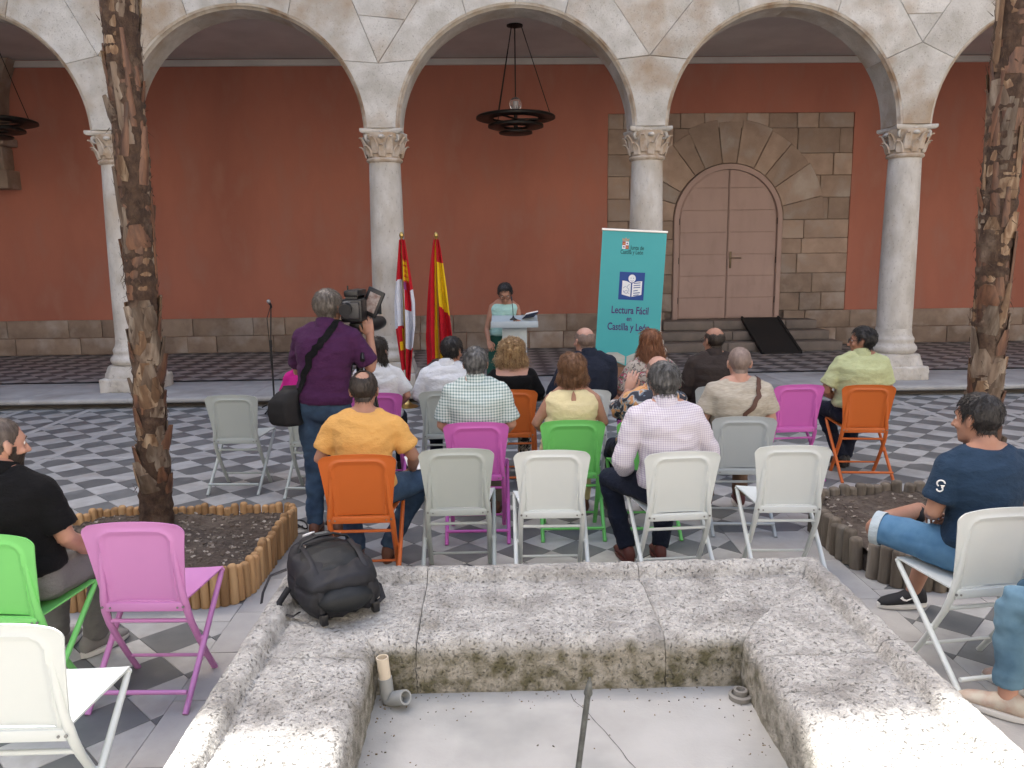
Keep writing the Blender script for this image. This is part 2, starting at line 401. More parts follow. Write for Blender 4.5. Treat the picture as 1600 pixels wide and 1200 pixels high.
for i in range(len(rows)-1):
    z0, z1 = rows[i], rows[i+1]
    if z1 <= DZ+.01: hw = 1.06
    else:
        dz = max(0, z0-DZ) ; rr = 1.42; hw = math.sqrt(rr*rr-dz*dz) if dz < rr else 0
    for a, b in ((2.27, DX-hw), (DX+hw, 7.0)) if hw > 0 else ((2.27, 7.0),):
        x = a
        while x < b-.03:
            e = x+random.uniform(.28, .95)
            if b-e < .22: e = b
            stone(x, e, z0, z1, random.uniform(-.004, .010), .07, stone_warm if z0 > 1.5 else stone_dado, wall); x = e
nv = 11; va = [0]+[180*k/nv+random.uniform(-3.2,3.2) for k in range(1, nv)]+[180]
for k in range(nv):           # voussoirs round the door
    a0, a1 = va[k]+.2, va[k+1]-.2; ro = 1.84+random.uniform(-.04, .06)
    p = arc(DX, DZ, 1.075, a0, a1, 4) + arc(DX, DZ, ro, a1, a0, 4)
    cxx = sum(q[0] for q in p)/len(p); czz = sum(q[1] for q in p)/len(p)
    m_ = MB(); sh = [(q[0]+(cxx-q[0])*.02, q[1]+(czz-q[1])*.02) for q in p]; yy = random.uniform(-.022, -.012)
    m_.loft([[Vector((x, .08, z)) for x, z in p], [Vector((x, yy+.012, z)) for x, z in p], [Vector((x, yy, z)) for x, z in sh]])
    m_.build('voussoir', stone_warm, wall, 40)
# thin render edge of the panel
# corbel and half arch at the far left
m_ = MB(); m_.cbox(-9.6, -8.80, -.42, .02, 3.28, 3.62, .02); m_.cbox(-9.5, -8.88, -.34, .02, 3.62, 4.05, .05); m_.cbox(-9.6, -8.78, -.45, .02, 4.05, 4.2, .03)
m_.build('corbel', stone_dado, wall, 40)
m_ = MB(); m_.loft([[Vector((x, y, z)) for x, y in ((-9.5,-.3),(-8.9+w_,-.3),(-8.9+w_,.02),(-9.5,.02))] for z, w_ in ((4.2,0),(4.6,.01),(5.0,.06),(5.3,.14),(5.58,.26))]); m_.build('rib', stone_dado, wall)

# --- door
door = thing('double_door', 'pinkish brown round-headed double door with horizontal boards and lever handle', 'door', (DX, WY, 0))
dm = mat('pink_brown_paint', (.45,.315,.265), (.41,.285,.24), 2.5, .55, .15, 30, c3=(.37,.26,.215), scale3=5, lo3=.55, hi3=.8, stretch=(1,1,.4))
SZ = .67
fr = MB()
o_ = [(-1.06, SZ)] + [(q[0]-DX, q[1]) for q in arc(DX, DZ, 1.06, 180, 0, 28)] + [(1.06, SZ)]
i_ = [(-.96, SZ)] + [(q[0]-DX, q[1]) for q in arc(DX, DZ, .96, 180, 0, 28)] + [(.96, SZ)]
fr.loft([[Vector((x, .05, z)) for x, z in o_], [Vector((x, -.035, z)) for x, z in o_], [Vector((x*.985, -.05, z)) for x, z in o_], [Vector((x*1.01, -.05, z)) for x, z in i_], [Vector((x, -.035, z)) for x, z in i_], [Vector((x, .05, z)) for x, z in i_]], cap=False, closed=False)
fr.build('frame', dm, door, 40)
lv = [SZ+.02, 1.09, 1.51, 1.93, 2.35, 2.77, 3.19, 3.6]
for sgn in (-1, 1):
    leaf = MB(); pts = [(sgn*.006, SZ+.01), (sgn*.955, SZ+.01)] + [(sgn*.955*math.cos(R(a)), DZ+.955*math.sin(R(a))) for a in range(0, 90, 6)] + [(sgn*.006, DZ+.955)]
    leaf.prism(pts, .01, .05); lf = leaf.build('leaf', dm, door)
    for i in range(7):
        z0, z1 = lv[i]+.006, min(lv[i+1]-.006, DZ+.95)
        if z1-z0 < .05: continue
        p = []
        for k in range(7):
            z = z0+(z1-z0)*k/6; xo = .93 if z < DZ else math.sqrt(max(.0004, .93**2-(z-DZ)**2)); p.append((sgn*xo, z))
        p = [(sgn*.02, z0)] + p + [(sgn*.02, z1)]
        MB().loft([[Vector((x, .011, z)) for x, z in p], [Vector((x, -.004, z)) for x, z in p], [Vector((x*.995, -.009, z0+(z-z0)*.985+.003)) for x, z in p]]).build('panel', dm, lf)
    for hz in (.98, 1.75, 2.5): MB().tube([(sgn*.957, -.03, hz), (sgn*.957, -.03, hz+.12)], .009, 8).build('hinge', plain('dark_iron', (.03,.028,.025), .5, metal=.6), door)
hd = MB(); hd.cbox(.045, .085, -.03, -.012, 1.66, 1.98, .004); hd.tube([(.065,-.02,1.86),(.065,-.07,1.86),(.09,-.075,1.86),(.26,-.075,1.855)], .012, 8)
hd.build('handle', plain('bronze_handle', (.16,.12,.08), .4, metal=.8), door, 40)
# --- steps and ramp before the door
stp = thing('door_steps', 'three worn grey stone steps rising to the pinkish door', 'steps', (0, WY, 0))
stm = mat('worn_step_stone', (.24,.20,.17), (.17,.145,.125), 3, .85, .5, 40, rand=.08)
for k, (yf, zt) in enumerate(((-1.14, .32), (-.82, .495), (-.50, .67))):
    x = 3.05+k*.12
    while x < 6.5-k*.12:
        e = min(6.5-k*.12, x+random.uniform(.9, 1.4)); 
        if 6.5-k*.12-e < .3: e = 6.5-k*.12
        m_ = MB(); m_.cbox(x+.003, e-.003, yf, -.02 if k == 2 else yf+.45, zt-.175+(.002 if k else 0), zt, .02); m_.build('step_stone', stm, stp, 40); x = e
rp = MB(); M0 = [(4.80, 5.52, 15.05, .725), (4.84, 5.56, 14.55, .45), (4.88, 5.60, 14.02, .165)]
rp.loft([[Vector((a, y, z)), Vector((b, y, z)), Vector((b, y, z-.03)), Vector((a, y, z-.03))] for a, b, y, z in M0])
for a, b in ((4.795, 4.835), (5.49, 5.53)): rp.loft([[Vector((a+k*.04, y, z+.025)), Vector((b+k*.04, y, z+.025)), Vector((b+k*.04, y, z-.05)), Vector((a+k*.04, y, z-.05))] for k, (q, r_, y, z) in enumerate(M0)])
tag(rp.build('ramp', plain('black_ramp_rubber', (.022,.02,.019), .85)), 'black portable ramp laid over the steps of the pinkish door', 'ramp')

# --- ceiling, gallery ends, upper storey, other sides of the court
ce = MB().box(-13, 15, 11.0, 15.9, 5.6, 5.8).build('gallery_ceiling', ceil_m); tag(ce, kind='structure')
for xx, nm in ((-13.3, 'left'), (15.0, 'right')):
    o = MB().box(xx, xx+.3, 11.0, 15.9, -.02, 5.8).build('gallery_end_wall', plaster); tag(o, f'terracotta plaster wall closing the {nm} end of the gallery', 'wall')
o = MB().box(-13.3, 15.3, 10.98, 15.9, 5.81, 13.75).build('upper_storey', mat('upper_stone', (.5,.47,.43), (.42,.38,.33), 2, .9)); tag(o, 'pale stone upper storey of the building above the arches', 'building')
for nm, (a, b, c, d), hh in (('left', (-13.6,-13.3,-9,15.9), 12.5), ('right', (15.3,15.6,-9,15.9), 12.5), ('rear', (-13.6,15.6,-9.3,-9), 12.5)):
    o = MB().box(a, b, c, d, -.02, hh).build('courtyard_wall', MATS['upper_stone']); tag(o, f'pale stone wall on the {nm} side of the courtyard', 'wall')

# --- arcade of cut stones
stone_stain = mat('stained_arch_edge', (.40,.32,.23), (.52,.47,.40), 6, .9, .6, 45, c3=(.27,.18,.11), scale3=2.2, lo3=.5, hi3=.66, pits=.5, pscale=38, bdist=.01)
arcade = thing('arcade', 'weathered pale limestone round arches carried on columns before the gallery', 'arcade', (0, AX, 0))
AR, AZ = 1.57, 3.605; hb = SP/2
def piece(poly, arcedge, name='stone'):
    """poly: list of (x,z); arcedge: set of indices i where edge i->i+1 lies on an intrados"""
    n = len(poly)
    area = sum(poly[i][0]*poly[(i+1) % n][1]-poly[(i+1) % n][0]*poly[i][1] for i in range(n))
    sg = 1 if area > 0 else -1
    def off(dj, da):
        out = []
        for i in range(n):
            e = []
            for k in (i-1, i):
                a, b = poly[k % n], poly[(k+1) % n]; d = Vector((b[0]-a[0], b[1]-a[1])); d.normalize()
                e.append((Vector((-d.y, d.x))*sg, da if (k % n) in arcedge else dj))
            (n1, d1), (n2, d2) = e; det = n1.x*n2.y-n1.y*n2.x
            if abs(det) < .05: q = n1*max(d1, d2) if n1.dot(n2) > 0 else n1*d1
            else: q = Vector(((d1*n2.y-d2*n1.y)/det, (n1.x*d2-n2.x*d1)/det))
            out.append((poly[i][0]+q.x, poly[i][1]+q.y))
        return out
    m_ = MB(); yj = random.uniform(-.005, .005)
    rg = []
    for (dj, da, y) in ((.0007, 0, .26), (.0007, 0, -.19), (.0007, .022, -.215), (.001, .03, -.24+yj), (.003, .055, -.25+yj), (.006, .06, -.254+yj)):
        rg.append([Vector((x, y, z)) for x, z in off(dj, da)])
    m_.loft(rg); nn = len(poly)
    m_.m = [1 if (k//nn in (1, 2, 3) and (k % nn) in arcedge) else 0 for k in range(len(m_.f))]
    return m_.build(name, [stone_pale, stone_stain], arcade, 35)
T1, T2 = 33, 66
def ap(cx, t): return (cx-AR*math.cos(R(t)), AZ+AR*math.sin(R(t)))
for i in range(-2, 5):
    ax = X0+i*SP; rc = ax+hb; lc = ax-hb; pk = (ax+random.uniform(-.05,.05), 4.60+random.uniform(-.13,.13)); tp = 5.62
    t1, t2 = T1+random.uniform(-3, 3), T2
    ra = [ap(rc, t1*k/8) for k in range(9)]; la = [(2*ax-x, z) for x, z in ra]
    base = 3.655
    ra = [q for q in ra if q[1] > base+.005]; la = [(2*ax-x, z) for x, z in ra]
    w0 = hb-AR+.001
    P = [(ax+w0, base)] + ra + [pk] + la[::-1] + [(ax-w0, base)]
    nr = len(ra); piece(P, set(list(range(0, nr)) + list(range(nr+2, 2*nr+2))), 'springer')
    wd = (ax+.55+random.uniform(-.25,.3), tp); wl = (ax-.55+random.uniform(-.3,.25), tp)
    ra2 = [ap(rc, t1+(t2-t1)*k/8) for k in range(9)]
    ctop = (ax+1.02, tp)
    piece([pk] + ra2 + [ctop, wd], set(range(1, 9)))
    la2 = [(2*ax-x, z) for x, z in ra2]; cl = (2*ax-ctop[0], tp)
    piece([pk] + la2 + [cl, wl], set(range(1, 9)))
    mid_ = ((pk[0]+wd[0])/2, (pk[1]+tp)/2); midl = ((pk[0]+wl[0])/2, (pk[1]+tp)/2)
    kk = random.uniform(.35, .75); mid_ = (pk[0]+(wd[0]-pk[0])*kk, pk[1]+(tp-pk[1])*kk); kl = min(.9, max(.2, kk+random.uniform(-.12,.12))); midl = (pk[0]+(wl[0]-pk[0])*kl, pk[1]+(tp-pk[1])*kl)
    if i % 2: piece([pk, mid_, midl], set()); piece([midl, mid_, wd, wl], set())
    else: piece([pk, wd, wl], set())
    nxt = X0+(i+1)*SP
    ca = [ap(rc, t2+(90-t2)*k/6) for k in range(7)]; piece(ca + [(rc, tp), ctop], set(range(0, 6)))
    piece([(2*rc-x, z) for x, z in ca] + [(rc, tp), (2*rc-ctop[0], tp)], set(range(0, 6)))
MB().box(-12.9, 14.9, -.22, .24, 5.622, 5.80).build('string_course', stone_pale, arcade)

# --- columns
def make_column():
    c = thing('stone_column', 'x', 'column', (0, AX, 0), 0, 'columns of the arcade')
    def rock(m_, vox, amp, sm=2):
        me = remesh(m_, 'rock', vox, sm); wrinkle(me, lambda p, n: (noise.noise(p*7)*.6+noise.noise(p*19)*.5+min(0, noise.noise(p*34)-.15)*.8)*amp); return me
    def part(name, me, m, par=c):
        me.materials.append(m); return obj(name, me, par)
    part('plinth', rock(MB().box(-.37,.37,-.37,.37,G-.01,.335), .018, .014), stone_shaft)
    part('pedestal', rock(MB().loft([[Vector((sx*h, sy*h, z)) for sx, sy in ((-1,-.7),(-.7,-1),(.7,-1),(1,-.7),(1,.7),(.7,1),(-.7,1),(-1,.7))] for z, h in ((.32,.345),(.36,.34),(.44,.315),(.505,.30))]), .018, .012), stone_shaft)
    part('base_moulding', rock(MB().lathe([(.27,.49),(.305,.52),(.325,.56),(.318,.60),(.285,.63),(.272,.66),(.282,.69),(.28,.715),(.255,.75),(.243,.80),(.238,.87),(.2,.87)], 40), .014, .006), stone_shaft)
    sh = MB().lathe([(.236,.86),(.238,1.2),(.236,1.7),(.231,2.2),(.222,2.8),(.214,3.2),(.214,3.23),(.18,3.23)], 48); me = sh.mesh('shaft', stone_shaft, 40); 
    obj('shaft', me, c)
    cap = MB().lathe([(.2,3.215),(.225,3.225),(.245,3.24),(.25,3.258),(.24,3.275),(.222,3.285),(.224,3.34),(.232,3.42),(.25,3.50),(.275,3.56),(.285,3.60),(.2,3.60)], 40)
    ca = obj('capital', cap.mesh('capital', stone_brown, 40), c)
    for k in range(8):       # acanthus leaves, two tiers
        for tier in (0, 1):
            a = 2*PI*(k+.5*tier)/8; lm = MB(); z0, z1 = (3.29, 3.44) if tier == 0 else (3.33, 3.55)
            rr0 = .228; ring = []
            for q, (t, w_, ro) in enumerate(((0,.055,.004),(.3,.065,.012),(.6,.06,.022),(.85,.045,.045),(1.0,.03,.07),(.93,.016,.085))):
                z = z0+(z1-z0)*t; rb = rr0+.02*((z-3.29)/.25)+ro
                cen = Vector((math.cos(a)*rb, math.sin(a)*rb, z)); tx = Vector((-math.sin(a), math.cos(a), 0)); nn = Vector((math.cos(a), math.sin(a), .2))
                ring.append([cen+tx*w_*.9*math.cos(2*PI*j/8)+nn*.016*math.sin(2*PI*j/8)+nn*(.012 if j % 2 else 0) for j in range(8)])
            lm.loft(ring); lm.build('leaf', stone_brown, ca, 50)
    for k in range(4):       # corner volutes and the flower on each side
        a = PI/4+k*PI/2; vm = MB(); pts = []
        for q in range(15):
            th = q*.55; r_ = .055*(1-q/17); cx = .315+.0; pts.append((math.cos(a)*(cx-.05+r_*math.sin(th)), math.sin(a)*(cx-.05+r_*math.sin(th)), 3.535+r_*math.cos(th)))
        vm.tube(pts, [.022*(1-q/22) for q in range(15)], 8); vm.build('volute', stone_shaft, ca, 60)
        a = k*PI/2; fm = MB(); fm.ell((math.cos(a)*.275, math.sin(a)*.275, 3.545), (.045, .045, .028), 10); fm.ell((math.cos(a)*.25, math.sin(a)*.25, 3.57), (.03, .03, .05), 8); fm.build('flower', stone_shaft, ca, 60)
    ab = []
    for k in range(4):
        a = k*PI/2; n_ = 9
        for j in range(n_):
            t = -1+2*j/(n_-1); d = .285-.055*(1-t*t); ab.append((math.cos(a)*d-math.sin(a)*.285*t, math.sin(a)*d+math.cos(a)*.285*t))
    pol = []
    for q in ab:
        if not pol or math.hypot(q[0]-pol[-1][0], q[1]-pol[-1][1]) > .003: pol.append(q)
    if math.hypot(pol[0][0]-pol[-1][0], pol[0][1]-pol[-1][1]) < .003: pol.pop()
    am = MB().loft([[Vector((x*k, y*k, z)) for x, y in pol] for z, k in ((3.592,.93),(3.602,.97),(3.61,1.0),(3.64,1.01),(3.652,.99),(3.654,.9))]); am.build('abacus', stone_shaft, c, 40)
    return c
col0 = make_column()
clab = ['column hidden beyond the left edge of the picture', 'pale stone column behind the left palm trunk', 'pale stone column behind the two flags', 'pale stone column behind the turquoise banner', 'pale stone column at right behind the man in pale green', 'column beyond the right palm trunk']
for i in range(0, 4):
    c = col0 if i == 0 else copy_tree(col0)
    c.location = (X0+i*SP, AX, 0); c['label'] = clab[i+1]; c.rotation_euler = (0, 0, PI/2*i)

# --- hanging lamps
iron = plain('black_iron', (.018,.017,.016), .5, metal=.5)
glass_m = plain('clear_bulb_glass', (.9,.9,.92), .05, trans=.9, spec=.5)
def lamp(x, lab):
    t = thing('hanging_lamp', lab, 'lamp', (x, 13.4, 4.15), 0, 'round hanging lamps of the gallery')
    def ringm(ri, ro, z, name):
        m_ = MB(); n = 48
        rings = [[Vector((r_*math.cos(2*PI*j/n), r_*math.sin(2*PI*j/n), zz)) for j in range(n)] for r_, zz in ((ri, z), (ri, z+.035), (ro-.02, z+.05), (ro, z+.035), (ro, z+.005), (ro-.03, z-.005), (ri, z))]
        m_.loft(rings, cap=False); m_.build(name, iron, t, 40)
    ringm(.38, .645, 0, 'upper_ring'); ringm(.20, .455, -.13, 'middle_ring'); MB().lathe([(.01,-.235),(.25,-.235),(.275,-.225),(.275,-.205),(.2,-.19),(.01,-.19)], 40).build('lower_disc', iron, t, 40)
    MB().tube([(0,0,-.2),(0,0,.16)], [.035,.03], 14).build('stem', iron, t, 60)
    for a in range(3):
        an = R(30+120*a); m_ = MB(); m_.box(-.02,.02,0,.62,-.008,.012, Matrix.Rotation(an, 4, 'Z')); m_.build('spoke', iron, t)
        MB().tube([(-.58*math.sin(an), .58*math.cos(an), .03), (-.10*math.sin(an), .10*math.cos(an), 1.45)], .007, 6).build('cable', iron, t)
    MB().tube([(0,0,.35),(0,0,1.45)], .010, 6).build('cable', iron, t)
    b = MB(); b.ell((0,0,.235), (.10,.10,.11), 18); b.build('bulb', glass_m, t, 80)
    MB().tube([(0,0,.14),(0,0,.27)], .03, 10).build('lamp_tube', plain('frosted_tube', (.8,.78,.8), .4), t, 60)
    MB().lathe([(.13,1.45),(.13,1.43),(.02,1.40)], 24).build('ceiling_rose', iron, t)
lamp(.45, 'black iron lamp of stacked rings hanging under the middle arch'); lamp(-7.95, 'black iron lamp of stacked rings cut by the left picture edge')
# ================================================================== FOUNTAIN BASIN
rim_m = mat('rough_travertine', (.53,.52,.49), (.375,.365,.34), 30, .95, 1.0, 60, c3=(.27,.26,.24), scale3=5.5, lo3=.45, hi3=.68, pits=.68, pscale=78, plo=.57, phi=.66, pcol=(.12,.115,.105), rand=.05, bdist=.016)
moss_m = mat('damp_travertine', (.36,.33,.26), (.20,.18,.12), 9, .95, .9, 60, c3=(.15,.14,.07), scale3=4, lo3=.5, hi3=.66, pits=.8, pscale=60, plo=.58, phi=.65, pcol=(.06,.055,.045), bdist=.012)
fount = thing('fountain_basin', 'low square stone fountain basin, empty, with a broad rough rim', 'fountain', (0,0,0))
def profile(W):
    P = [(.012,-.01),(.004,.2),(.0,.36),(.0,.395),(.006,.418),(.022,.442),(.045,.451),(.075,.451),(.098,.443),(.112,.424),(.120,.398),(.132,.390),(.146,.398)]
    k = max(6, int((W-.25)/.02)); P += [(.146+(W-.06-.146)*i/k, .398-.006*i/k) for i in range(1, k+1)]
    P += [(W-.035,.384),(W-.015,.366),(W-.004,.345),(W,.32),(W+.002,.27),(W+.003,.22),(W+.003,.17),(W+.003,.12)]
    out = []
    for i in range(len(P)-1):
        a, b = P[i], P[i+1]; L_ = math.hypot(b[0]-a[0], b[1]-a[1]); n = max(1, int(L_/.014)); out += [(a[0]+(b[0]-a[0])*j/n, a[1]+(b[1]-a[1])*j/n) for j in range(n)]
    return out+[P[-1]]
def erode(p):
    return noise.noise(p*5)*.007 + noise.noise(p*16)*.005 + min(0, noise.noise(p*38)-.05)*.012
def rim_stone(place, W, lo, hi, L_, cl_=1, ch_=1):
    """place(s,d,z)->point ; lo(d),hi(d) limits along the side"""
    pr_ = profile(W); n = max(4, int(L_/.018)); V = []; F = []; m = len(pr_)
    for i in range(n+1):
        for (d, z) in pr_:
            a, b = lo(d), hi(d); e = .0016
            s_ = a+e*cl_+(b-a-e*(cl_+ch_))*i/n; p = Vector(place(s_, d, z)); k = erode(p)
            cut = .005 if (i == 0 and cl_) or (i == n and ch_) else 0
            V.append((p.x + (noise.noise(p*11)*.004), p.y+noise.noise(p*11+Vector((5,5,5)))*.004 , p.z + (k-cut if z > .3 else 0)) if z > .3 else (p.x+k*.6, p.y+k*.6, p.z))
    for i in range(n):
        for j in range(m-1): F.append((i*m+j, i*m+j+1, (i+1)*m+j+1, (i+1)*m+j))
    F.append(tuple(range(m))); F.append(tuple(n*m+j for j in range(m-1, -1, -1)))
    b = MB(); b.v = V; b.f = F; b.m = [0]*len(F); me = b.mesh('rim_stone', rim_m, 60)
    pass
    return obj('rim_stone', me, fount)
WF, WL, WR = .71, .53, .60
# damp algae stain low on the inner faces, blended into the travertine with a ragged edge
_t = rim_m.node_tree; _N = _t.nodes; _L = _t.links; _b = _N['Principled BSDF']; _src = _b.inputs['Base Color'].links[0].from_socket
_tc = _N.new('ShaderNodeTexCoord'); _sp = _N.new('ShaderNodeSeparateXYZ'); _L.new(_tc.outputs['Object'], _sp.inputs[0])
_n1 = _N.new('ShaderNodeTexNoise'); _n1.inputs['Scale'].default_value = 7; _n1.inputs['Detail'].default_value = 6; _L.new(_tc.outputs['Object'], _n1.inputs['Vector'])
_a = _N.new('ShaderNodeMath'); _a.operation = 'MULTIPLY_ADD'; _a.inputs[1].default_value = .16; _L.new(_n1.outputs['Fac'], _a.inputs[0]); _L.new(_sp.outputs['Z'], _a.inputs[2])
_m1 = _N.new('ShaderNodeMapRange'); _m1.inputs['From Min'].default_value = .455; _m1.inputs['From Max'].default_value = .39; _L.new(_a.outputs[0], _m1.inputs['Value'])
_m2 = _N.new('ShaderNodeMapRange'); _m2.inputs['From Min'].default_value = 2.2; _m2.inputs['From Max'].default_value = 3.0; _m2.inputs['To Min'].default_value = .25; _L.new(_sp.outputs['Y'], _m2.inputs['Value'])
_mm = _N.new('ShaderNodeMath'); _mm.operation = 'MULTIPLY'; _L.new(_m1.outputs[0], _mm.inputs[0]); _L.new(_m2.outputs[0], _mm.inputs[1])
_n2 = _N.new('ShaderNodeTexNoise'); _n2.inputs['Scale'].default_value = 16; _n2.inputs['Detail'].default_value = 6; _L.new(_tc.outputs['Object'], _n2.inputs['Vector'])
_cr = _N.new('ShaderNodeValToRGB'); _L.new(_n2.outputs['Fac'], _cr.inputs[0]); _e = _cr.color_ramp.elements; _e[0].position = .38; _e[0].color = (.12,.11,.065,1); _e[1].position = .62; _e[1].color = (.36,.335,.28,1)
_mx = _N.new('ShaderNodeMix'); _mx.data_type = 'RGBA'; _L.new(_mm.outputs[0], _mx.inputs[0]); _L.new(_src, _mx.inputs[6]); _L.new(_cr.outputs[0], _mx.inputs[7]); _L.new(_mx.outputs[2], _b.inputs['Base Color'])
front = lambda s, d, z: (s, FY1-d, z)
ll = lambda d: FX0+d*WL/WF; rl = lambda d: FX1-d*WR/WF
jn = [-.33, .70]
rim_stone(front, WF, ll, lambda d: jn[0], .9, 0, 1); rim_stone(front, WF, lambda d: jn[0], lambda d: jn[1], 1.0); rim_stone(front, WF, lambda d: jn[1], rl, 1.0, 1, 0)
left = lambda s, d, z: (FX0+d, s, z); right = lambda s, d, z: (FX1-d, s, z)
fl = lambda W: (lambda d: FY1-d*WF/W)
for place, W, joints in ((left, WL, [2.93, 2.0, .9, -.3]), (right, WR, [2.86, 1.95, .8, -.3])):
    top = fl(W)
    for k, j in enumerate(joints):
        hi = top if k == 0 else (lambda d, q=joints[k-1]: q)
        rim_stone(place, W, (lambda d, q=j: q), hi, 1.0, 1, 0 if k == 0 else 1)
mort = mat('rim_mortar', (.30,.28,.25), (.22,.205,.185), 30, .95)
for a_ in ((FX0+.03, FX1-.03, FY1-WF+.05, FY1-.03), (FX0+.03, FX0+WL-.05, -.25, FY1-.1), (FX1-WR+.05, FX1-.03, -.25, FY1-.1)): MB().box(*a_, -.01, .352+.0015*len(fount.children)/100).build('mortar_core', mort, fount)
conc = mat('basin_concrete', (.40,.395,.375), (.335,.33,.31), 3, .85, .25, 80, c3=(.27,.275,.26), scale3=2.2, lo3=.5, hi3=.75, pits=.35, pscale=60, plo=.66, phi=.70, pcol=(.25,.25,.24), bdist=.004)
MB().box(FX0+.4, FX1-.4, -.6, FY1-.5, -.02, .165).build('basin_floor', conc, fount)
def ribbon(pts, w_, z):
    m_ = MB(); V = []; F = []
    for i, (x, y) in enumerate(pts):
        a = Vector(pts[max(i-1, 0)]); b = Vector(pts[min(i+1, len(pts)-1)]); d = (b-a).normalized(); n = Vector((-d.y, d.x))
        ww = w_*(.6+.8*abs(noise.noise(Vector((x*40, y*40, 3)))))
        V += [(x+n.x*ww, y+n.y*ww, z), (x-n.x*ww, y-n.y*ww, z)]
    for i in range(len(pts)-1): F.append((2*i, 2*i+1, 2*i+3, 2*i+2))
    return m_.add(V, F)
def wiggle(pts, n=12, amp=.008, seed=1):
    out = []
    for i in range(len(pts)-1):
        for k in range(n):
            t = k/n; x = pts[i][0]+(pts[i+1][0]-pts[i][0])*t; y = pts[i][1]+(pts[i+1][1]-pts[i][1])*t
            out.append((x+noise.noise(Vector((x*9, y*9, seed)))*amp*2, y+noise.noise(Vector((x*9, y*9, seed+7)))*amp))
    return out+[pts[-1]]
rg_ = random.Random(9); gt_ = MB()
for k in range(240):        # grit and leaf scraps gathered along the foot of the walls
    e_ = rg_.random()
    if e_ < .45: gx, gy = rg_.uniform(-.48, 1.0), 3.02-abs(rg_.gauss(0, .07))
    elif e_ < .7: gx, gy = -.48+abs(rg_.gauss(0, .06)), rg_.uniform(1.9, 3.0)
    elif e_ < .9: gx, gy = 1.0-abs(rg_.gauss(0, .06)), rg_.uniform(1.9, 3.0)
    else: gx, gy = rg_.uniform(-.4, .9), rg_.uniform(1.9, 2.95)
    s_ = rg_.uniform(.001, .0042); gt_.mi = rg_.randint(0, 1); gt_.box(-s_, s_, -s_*.5, s_*.5, -.001, s_*.5, Matrix.Translation((gx, gy, .1665)) @ Matrix.Rotation(rg_.uniform(0, 6.28), 4, 'Z') @ Matrix.Rotation(rg_.uniform(-.3,.3), 4, 'X'))
tag(gt_.build('grit', [mat('dark_grit', (.10,.085,.065), (.16,.14,.11), 20, .95), mat('dry_leaf_scrap', (.24,.17,.09), (.16,.11,.06), 20, .9)], fount), kind='stuff')
ck = MB()
for pts in ([(.30,3.0),(.36,2.85),(.45,2.6),(.50,2.42),(.55,2.30),(.54,2.2)], [(.54,2.2),(.46,2.1),(.40,2.02)], [(.54,2.2),(.62,2.17),(.70,2.08),(.76,1.95)]):
    r_ = ribbon(wiggle(pts), .0022, .1662); ck.add(r_.v, r_.f)
ck.build('crack', plain('crack_dark', (.10,.10,.095), .95), fount)
dr = MB().lathe([(.02,.166),(.045,.166),(.047,.185),(.036,.19),(.034,.175),(.028,.175),(.027,.205),(.018,.207),(.012,.18)], 24, (.985, 2.93, 0)); dr.build('drain_ring', plain('drain_grey', (.22,.21,.19), .7), fount, 40)
pp = thing('plastic_pipe', 'cream and grey plastic pipe elbow in the corner of the basin', 'pipe', (-.435, 2.965, .165)); pp.scale = (.82, .82, .70)
def hollow(m_, a, b, ro, ri, n=20):
    a, b = Vector(a), Vector(b); t = (b-a).normalized(); x = t.orthogonal().normalized(); y = t.cross(x); rg = []
    for c, r_ in ((a, ri), (a, ro), (b, ro), (b, ri), (a+(b-a)*.2, ri)): rg.append([c+x*r_*math.cos(2*PI*j/n)+y*r_*math.sin(2*PI*j/n) for j in range(n)])
    m_.loft(rg, cap=False); return m_
pg = plain('grey_pvc', (.30,.31,.30), .45); pc = plain('cream_pvc', (.62,.54,.42), .45)
hollow(MB(), (-.02,0,.145), (-.03,0,.285), .030, .025).build('upright_pipe', pc, pp, 50)
hollow(MB(), (-.012,0,.04), (-.02,0,.16), .034, .02).build('socket', pg, pp, 50)
e_ = MB(); e_.tube([(-.012,0,.05),(-.005,-.005,.022),(.02,-.02,.03),(.045,-.035,.05)], [.032,.034,.034,.034], 16); e_.build('elbow', pg, pp, 50)
hollow(MB(), (.03,-.025,.045), (.085,-.06,.075), .040, .031).build('branch', pg, pp, 50)
rod = thing('metal_rod', 'dark steel rod with a pointed tip standing in the empty basin', 'rod', (.18, 2.0, .165))
rm = mat('weathered_steel', (.16,.17,.165), (.10,.105,.10), 40, .5, .2, 80, metal=.6)
tip = Vector((.075, .0, .64)); base = Vector((0, 0, 0)); dirn = (tip-base).normalized()
MB().tube([base, tip-dirn*.05], .0085, 14).build('shaft', rm, rod, 50)
t_ = MB(); t_.tube([tip-dirn*.055, tip-dirn*.048, tip-dirn*.045, tip-dirn*.012, tip-dirn*.010, tip], [.0085,.012,.0125,.006,.004,.0035], 14); t_.build('pointed_tip', rm, rod, 50)

